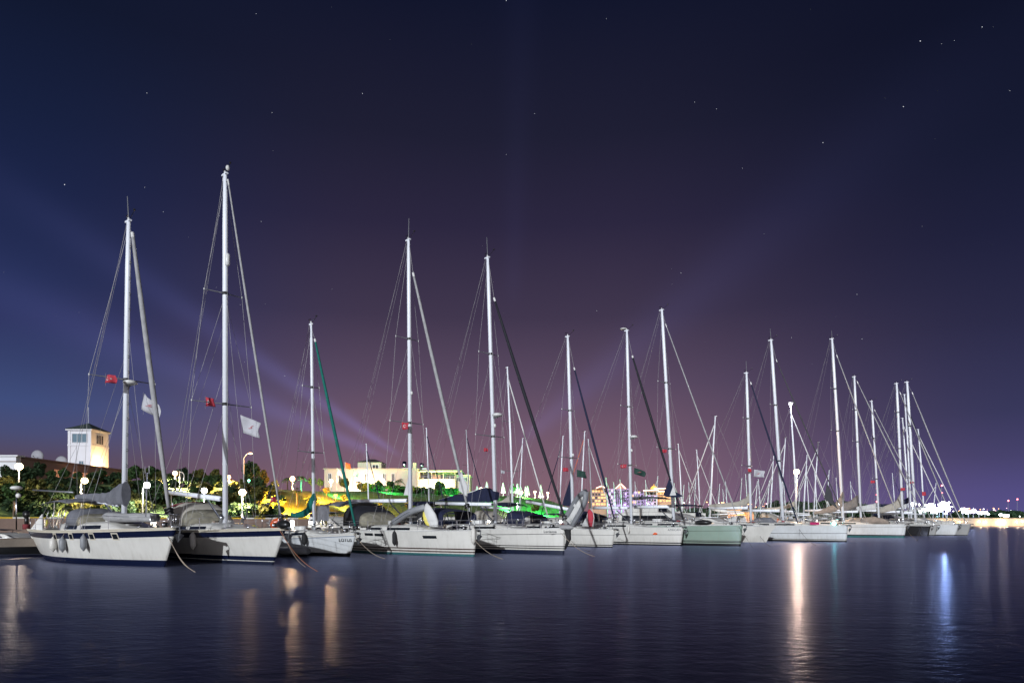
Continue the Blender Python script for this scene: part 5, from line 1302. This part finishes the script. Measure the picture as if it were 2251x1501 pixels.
# ------------------------------------------------------------------ flags
for (bn, u, v, w_, h_, mt_, lab, em, y_, dr) in [
 (1,232,846,26,19,red,'red flag under the left spreader of the leftmost sailboat','crescent',-1.0,.15),
 (1,315,852,40,36,fgo,'large white flag between the first mast and its furled headsail','mark',.6,.75),
 (2,451,887,22,20,red,'red flag under the left spreader of the second mast','crescent',-.8,.25),
 (2,531,900,46,38,fgo,'large white flag with red mark right of the second mast','mark',.8,.5),
 (2,594,1094,12,13,red,'small red flag near the bow of the second sailboat','crescent',-.9,.1),
 (4,884,934,15,16,red,'red flag touching the left side of the fourth mast','crescent',-.7,.1),
 (5,1063,989,9,8,red,'small red flag left of the fifth mast',None,-.9,.1),
 (5,1101,1034,8,7,fgo,'tiny pale flag right of the fifth mast',None,-.3,.3),
 (6,1237,1029,12,9,red,'small plain red flag left of the sixth mast',None,-.6,.1),
 (6,1268,1030,20,16,fgr,'dark green flag right of the sixth mast',None,.6,.35),
 (7,1364,1022,13,9,red,'small red crescent flag left of the seventh mast','crescent',-.9,.1),
 (7,1394,1026,24,14,fgr,'dark green and red flag streaming right of the seventh mast','markred',.6,.6),
 (8,1456,990,9,8,red,'red flag beside the eighth mast',None,-.9,.1),
 (9,1644,1030,7,8,red,'tiny red flag touching the ninth mast',None,-.6,.2),
 (9,1657,1031,22,16,fgo,'white flag with red mark right of the ninth mast','mark',.5,.2),
 (12,1914,1056,9,6,red,'red flag in front of the slim mast of the crossing group',None,-.5,.1),
 (14,1980,1072,9,6,red,'red flag on the mast of the white flared sailboat',None,-.5,.1),
 (15,2000,1058,7,5,red,'small red flag high beside the last thick mast',None,-.5,.1),
 (15,2027,1080,8,9,red,'red flag right of the last thick mast',None,.4,.1),
]: flagobj(BO[bn], u, v, w_, h_, mt_, lab, em, y_, dr, int(u))
# ------------------------------------------------------------------ motor yachts
def motor(name, label, u, Y, heading, L, B, canopy, hullm=gel, fly=True, group=None):
    x = (u-CU)/F*Y; root = thing(name, label, 'motor yacht', (x, Y, 0), heading, group)
    m = MB(); rows = []
    for sg in (-1,1):
        g = []
        for (z, k_) in ((-.4,.6),(0,.82),(.7,.93),(1.5,1.0)):
            r_ = []
            for i in range(21):
                f = i/20; xx = -L/2 + (L+.9*max(z,0)/1.5*1)*f; yb = B/2*k_*(1 if f < .5 else max(0,1-((f-.5)/.5)**2.2)); r_.append((xx, sg*yb, z+(.45*f*f if z > .5 else 0)))
            g.append(r_)
        m.grid(g if sg < 0 else g[::-1], hullm)
    m.grid([[(-L/2+L*i/10, q*B/2*.97*(1 if i < 5.5 else max(0,1-((i/10-.5)/.5)**2.2)), 1.48+.45*(i/10)**2) for q in (-1,-.5,0,.5,1)] for i in range(11)], deckm)
    m.add([(-L/2,-B/2,-.4),(-L/2,B/2,-.4),(-L/2,B/2,1.5),(-L/2,-B/2,1.5)],[(0,1,2,3)],hullm); h_ = m.obj('hull', root, True)
    prof = [(-L*.30,1.5),(-L*.30,2.9),(-L*.02,2.95),(L*.12,2.75),(L*.30,1.85),(L*.30,1.6)]
    m = MB(); rows = [[(p_[0], q*B*.38*(1-.12*(p_[1]-1.5)), p_[1]+.06*(1-q*q)) for p_ in prof] for q in (-1,-.6,0,.6,1)]; m.grid(rows, gel)
    for q in (0,-1): m.add(rows[q], [tuple(range(6))], gel)
    s_ = m.obj('superstructure', root, True)
    for sg in (-1,1):
        m = MB(); yy = sg*B*.375; m.add([(-L*.27,yy,2.1),(L*.02,yy,2.1),(L*.14,yy,2.1),(L*.06,yy*.93,2.62),(-L*.27,yy*.93,2.62)], [(0,1,2,3,4)], glass); m.obj('window', s_)
    m = MB(); m.add([(L*.135,-B*.3,2.68),(L*.135,B*.3,2.68),(L*.27,B*.3,2.02),(L*.27,-B*.3,2.02)], [(0,1,2,3)], glass); m.obj('windscreen', s_, False, .02)
    if fly:
        m = MB(); m.box(-L*.26,-L*.0,-B*.33,-B*.29,2.95,3.45,gel); m.box(-L*.26,-L*.0,B*.29,B*.33,2.95,3.45,gel); m.add([(0,-B*.33,3.0),(0,B*.33,3.0),(-L*.05,B*.33,3.6),(-L*.05,-B*.33,3.6)], [(0,1,2,3)], glass); m.obj('flybridge', root)
        zc = 4.55
    else: zc = 3.5
    m = MB(); m.grid([[(-L*.30+L*.28*i/8, q*B*.36, zc-.18*abs(q)**2.4-.1*(i/4-1)**2) for q in (-1,-.6,-.2,.2,.6,1)] for i in range(9)], canopy); m.obj('canopy', root, True, .03)
    m = MB()
    for sg in (-1,1):
        for xx in (-L*.28,-L*.16,-L*.04): m.tube([(-L*.16,sg*B*.33,zc-1.2 if fly else 2.9),(xx,sg*B*.35,zc-.2)], .02, steel, 6)
    m.obj('canopy_frame', root)
    m = MB(); 
    for sg in (-1,1): m.tube([(L*f-L/2, sg*B*.47*(1 if f < .5 else max(.05,1-((f-.5)/.5)**2.2)), 2.1+.45*f*f) for f in (.5,.6,.7,.8,.9,.98)], .018, steel, 6)
    m.obj('bow_rail', root)
    return root
MG = 'motor yachts in the inner basin'
y1 = motor('motor_yacht','large motor yacht with grey flybridge canopy behind the seventh and eighth masts',1462,63,R(-40),13.5,4.3,fgrey,gel,True,MG)
y1.scale = (1,1,.93)
y2 = motor('motor_yacht','motor yacht with dark navy canopy and sloping grey nose right of the eighth mast',1540,66,R(-38),12.5,4.1,fnavy,gel,True,MG); y2.scale = (1,1,.78)
GM = MG
for (u, t_, hd, L, cn, fl, lab) in [
 (22,51,R(-8),5.0,fnavy,False,'small dark motor boat behind the pier at the far left'),
 (735,52,R(-49),9,fgrey,False,'motor boat half hidden between the third and fourth sailboats'),
 (915,53,R(131),9,fnavy,False,'motor boat with navy canopy behind the fourth mast'),
 (990,54,R(131),9.5,fnavy,False,'motor boat with navy canopy behind the fourth bow'),
 (1135,53,R(131),9.5,fblack,False,'motor boat with black canopy right of the fifth mast'),
 (1195,54,R(131),9,fnavy,False,'motor boat with blue canopy behind the upright dinghy'),
 (1330,53,R(131),9,fbeige,False,'motor boat with beige canopy left of the seventh mast'),
 (1590,54,R(131),9,fnavy,False,'motor boat with blue canopy before the lit quay house'),
 (1700,54,R(131),9,fbeige,False,'motor boat with beige canopy left of the tenth mast'),
 (1800,56,R(131),10,fbeige,False,'motor boat with beige canopy behind the tenth sailboat'),
]:
    Y = Yt(u, t_); o = motor('motor_boat', lab, u, Y, hd, L, 3, cn, gel if u != 22 else blkh, fl, GM); o['category'] = 'motor boat'
    o.scale = (1,1,.78 if u != 22 else .42)
# ------------------------------------------------------------------ sailboats behind: one prototype copied
class BB: pass
def proto_boat(coverm, jibm, jdir=1):
    root = thing('sailboat', 'x', 'sailboat')
    L, B = 10.5, 3.4; m = MB()
    def y_(f, k_): return B/2*k_*((.7+.3*math.sin(math.pi/2*min(f/.4,1))) if f < .4 else max(0,1-((f-.4)/.6)**2.2))
    for sg in (-1,1):
        rows = []
        for (z, k_, e) in ((-.4,.55,0),(0,.86,0),(.14,.88,.05),(1.2,1,.5)):
            rows.append([(-L+(L+e)*i/16 - (e*.6 if i == 0 else 0), sg*y_(i/16,k_), z+(.15*(i/16)**2 if z > 1 else 0)) for i in range(17)])
        m.grid(rows[:3] if sg < 0 else rows[:3][::-1], black); m.grid(rows[2:] if sg < 0 else rows[2:][::-1], gel)
    m.add([(-L-.2,-y_(0,1),1.2),(-L-.2,y_(0,1),1.2),(-L,y_(0,.7),-.4),(-L,-y_(0,.7),-.4)], [(0,1,2,3)], gel); m.obj('hull', root, True)
    m = MB(); m.grid([[(-L+(L+.4)*i/16, q*y_(i/16,.98), 1.18+.15*(i/16)**2+.06*(1-q*q)) for q in (-1,-.5,0,.5,1)] for i in range(17)], deckm); m.obj('deck', root, True)
    m = MB(); m.prism([(-7,1.2),(-7,1.62),(-3,1.6),(-1.8,1.25)], -.95, .95, gel); c_ = m.obj('coachroof', root)
    m = MB(); m.box(-6.6,-3.4,-.965,-.952,1.36,1.5,glass); m.box(-6.6,-3.4,.952,.965,1.36,1.5,glass); m.obj('window', c_)
    H = 14; m = MB(); m.tube([(-4.2,0,1.5),(-4.55,0,H*.6),(-4.95,0,H)], [.10,.10,.07], alu, 10, .8); m.box(-5.15,-4.85,-.05,.05,H,H+.07,alu); m.tube([(-4.9,0,H),(-4.4,0,H+.25)], .012, plk, 4); M_ = m.obj('mast', root, True)
    for z in (5.6,9.6):
        for sg in (-1,1): m = MB(); hw = .95 if z < 6 else .65; m.tube([(-4.2-.055*(z-1.5),0,z),(-4.4-.055*(z-1.5),sg*hw,z+.04)], .022, alud, 5); m.obj('spreader', M_)
    m = MB()
    for sg in (-1,1): m.tube([(-4.5,sg*1.45,1.3),(-4.63,sg*.95,5.64),(-4.85,sg*.65,9.64),(-4.9,0,H-.3)], .010, wire, 4, cap=False)
    m.tube([(-4.95,0,H),(-L,0,1.3)], .010, wire, 4, cap=False); m.obj('rigging', root)
    m = MB(); m.tube([(-4.8,0,H-1),(0.1,0,1.7)], .055, jibm, 8); m.obj('furled_headsail', root, True)
    m = MB(); m.tube([(-8.6,0,2.75),(-4.5,0,2.6)], .08, alu, 8); bo = m.obj('boom', root, True)
    m = MB(); rg = random.Random(3); rows = []
    for i in range(13):
        f = i/12; rr = (.10+.2*f**2)*rg.uniform(.9,1.1); rows.append([(-8.5+4*f, rr*.5*math.cos(a_), 2.86+rr*.7+.35*f**4+rr*math.sin(a_)) for a_ in [2*math.pi*j/10 for j in range(10)]])
    m.grid(rows, coverm, True); m.obj('sail_cover', bo, True)
    m = MB(); rows = []
    for i in range(6):
        f = i/5; rows.append([(-8.3+2*f, 1.1*math.copysign(abs(math.cos(a_))**.5, math.cos(a_)), 1.5+1.0*(1-f**2.2*.9)*math.sin(a_)**.6) for a_ in [math.pi*j/8 for j in range(9)]])
    m.grid(rows, coverm); m.obj('sprayhood', root, True, .02)
    m = MB()
    for sg in (-1,1):
        m.tube([(-L+(L)*i/8, sg*y_(i/8,.96), 1.8+.12*(i/8)**2) for i in range(9)], .009, steel, 4)
        for i in range(0,9): m.tube([(-L+L*i/8, sg*y_(i/8,.96), 1.2),(-L+L*i/8, sg*y_(i/8,.96), 1.8)], .012, steel, 4)
    m.obj('lifeline', root)
    return tree_of(root)
PR = {'beige': proto_boat(fbeige, fwhite), 'navy': proto_boat(fnavy, fnavy), 'white': proto_boat(fwhite, fwhite), 'red': proto_boat(flgrey, mat('orange_headsail_cloth',(.55,.12,.06),.8))}
pu = set()
def bgboat(kind, ub, ut, vt, Y, heading, label, group):
    # root sits so that the mast foot reads at ub; the whole rig scaled to reach vt
    if kind in pu: o = dup(PR[kind])
    else: o = PR[kind][0]; pu.add(kind)
    x = (ub-CU)/F*Y; H = CZ+(HV-vt)/F*Y; sc = H/14.0; a = heading
    # mast foot local (-4.2,0)
    o.rotation_euler = (0,0,a); o.scale = (min(max(sc,.75),1.15), min(max(sc,.75),1.15), sc)
    s_ = o.scale[0]; ox, oy = -4.2*s_*math.cos(a), -4.2*s_*math.sin(a)
    o.location = (x-ox, Y-oy, 0)
    o['label'] = label; o['group'] = group; return o
IN = 'sailboats in the inner basin behind the front row'; FARG = 'sailboats crowding the far berths'
AW, TO = R(131), R(-49)
for a in [
 ('navy',812,809,975,62,TO,'short masted sailboat with blue furled headsail before the cream building'),
 ('navy',945,937,940,62,TO,'sailboat with bare mast between the fourth mast and the navy boom cover'),
 ('navy',1033,1024,945,64,TO,'sailboat with thin dark headsail just left of the fifth mast'),
 ('beige',1128,1124,805,66,TO,'tall sailboat with pale furled headsail right of the fifth mast'),
 ('beige',1141,1142,965,72,AW,'short cream mast immediately right of the tall pale headsail boat mast'),
 ('navy',1229,1229,960,74,AW,'sailboat with blue headsail leaning left, left of the sixth mast'),
 ('red',1276,1278,950,74,AW,'sailboat with orange striped headsail leaning left, right of the sixth mast'),
 ('white',1302,1290,965,74,TO,'slim masted sailboat right of the orange headsail boat'),
 ('white',1560,1566,917,82,AW,'big sailboat with thick mast whose headsail leans left, right of the green hull mast'),
 ('white',1500,1491,975,100,TO,'slim mast just right of the eighth mast'),
 ('white',1540,1529,988,100,TO,'slim mast with headsail between the eighth mast and the thick far mast'),
 ('beige',1752,1738,892,90,TO,'sailboat with bright lamp at its masthead right of the tenth mast'),
 ('white',1788,1790,973,100,AW,'mast with headsail leaning right between the tenth and eleventh masts'),
 ('white',1716,1722,963,100,AW,'mast with radar close right of the tenth mast'),
 ('white',1692,1689,1003,105,AW,'mast with crossing stays left of the tenth mast'),
 ('beige',1765,1763,1001,104,AW,'short mast beside the tall pier lamp'),
 ('white',1998,1987,918,100,TO,'white mast between the two thick masts of the crossing group'),
 ('white',2032,2020,943,104,TO,'slim mast right of the last thick mast'),
 ('navy',2003,1993,866,96,TO,'black mast standing directly behind the last thick mast'),
]: bgboat(*a, IN if a[4] < 80 else FARG)
random.seed(14)
far = [(1337,1050),(1368,1054),(1400,1058),(1424,1055),(1440,1047),(1354,1060),(1486,1062),(1497,1066),(1516,1060),(1525,1052),(1556,1062),(1592,1075),(1624,1052),(1642,1042),(1657,1058),(1674,1053),(1684,1057),(1694,1041),(1727,1058),(1754,1072),(1777,1037),(1797,1034),(1815,1034),(1843,1050),(1875,1058),(1764,1025),(1600,1058),(1578,1064),(1968,1040),(2050,1062)]
for (u, v) in far:
    Y = random.uniform(118, 168) if u < 1900 else random.uniform(120,135)
    bgboat(random.choice(('beige','white','white','navy')), u+random.uniform(-1,3), u, v, Y, random.choice((AW,TO))+random.uniform(-.15,.15), 'small white sailboat with thin bare mast in the dense crowd of far berths', 'small sailboats crowding the far berths')
# masthead lamp of the tall far boat
p = P(1738,888,90); root = thing('masthead_lamp','bright violet white lamp at the masthead right of the tenth mast','lamp',p)
m = MB(); m.ball((0,0,0),.2,.2,.14,L_white,12,6); m.obj('globe', root, True); m = MB(); m.box(-.3,.3,-.1,.1,.16,.24,plw); m.tube([(0,0,-.6),(0,0,-.1)],.04,plw,6); m.obj('bracket', root); point_light('lamp_light',(0,-.1,-.45),(.85,.85,1),120,.1,root)
# ------------------------------------------------------------------ lit quay house and pier furniture
root = thing('quay_house', 'small pier kiosk with glowing amber windows behind the green hull bow', 'kiosk', (0,0,0)); Yk = 92
m = MB(); xa, xb = (1598-CU)/F*Yk, (1656-CU)/F*Yk
strip('inner_pier', 60, 118, 66, 69, .6, 1.1, conc)
m.box(xa,xb,Yk,Yk+3,.9,3.5,tan); m.obj('wall', root); m = MB(); m.box(xa-.3,xb+.3,Yk-.5,Yk+3.3,3.5,3.66,roofb); m.obj('roof', root)
for k in range(4): win(root, xa+.5+k*.9, 1.3, .7, 1.5, Yk, winl, tan)
point_light('lamp_light', ((xa+xb)/2,Yk-1.2,2.7), (1,.55,.2), 300, .15, root)
PGp = 'power pedestals along the pier'
for k in range(12):
    s_ = 2+k*8.6; p = ST(s_, 45); root = thing('power_pedestal', 'short white pedestal with a small light on the pier, one of a regular row', 'pedestal', (p.x,p.y,1.02), ANG, PGp)
    m = MB(); m.box(-.14,.14,-.12,.12,0,.95,plw); m.box(-.16,.16,-.14,.14,.95,1.0,alud); m.obj('body', root)
    m = MB(); m.box(-.12,.12,-.145,-.125,.72,.9,L_white if k % 3 else L_warm); m.obj('light_panel', root)
    point_light('lamp_light', (0,-.35,.85), (1,.86,.65), 45, .08, root)
# tall radio mast lights far right: red obstruction lamps
L_red = lampmat('obstruction_red', (1,.1,.12), 9)
for (u, vs, lab) in ((1927,(1062,1073,1087,1102),'far lattice mast with four red lights behind the slim right mast'),(2070,(1067,1083),'far thin mast with two red lights above the bright floodlights'),(2236,(1097,),'far mast with one red light at the right edge'),(2216,(1100,),'far mast with one red light near the right edge')):
    Y = 640; z0 = 0; root = thing('radio_mast', lab, 'radio mast', ((u-CU)/F*Y, Y, 0), 0, 'far radio masts with red lights')
    h = P(u, vs[0]-2, Y).z; m = MB()
    for dx_ in (-.3,.3): m.tube([(dx_,0,0),(dx_*.3,0,h)], .06, alud, 5)
    m.obj('lattice', root)
    m = MB()
    for v in vs: m.ball((0,-.3,P(u,v,Y).z), .75,.6,.7, L_red, 8, 6)
    m.obj('warning_lights', root)
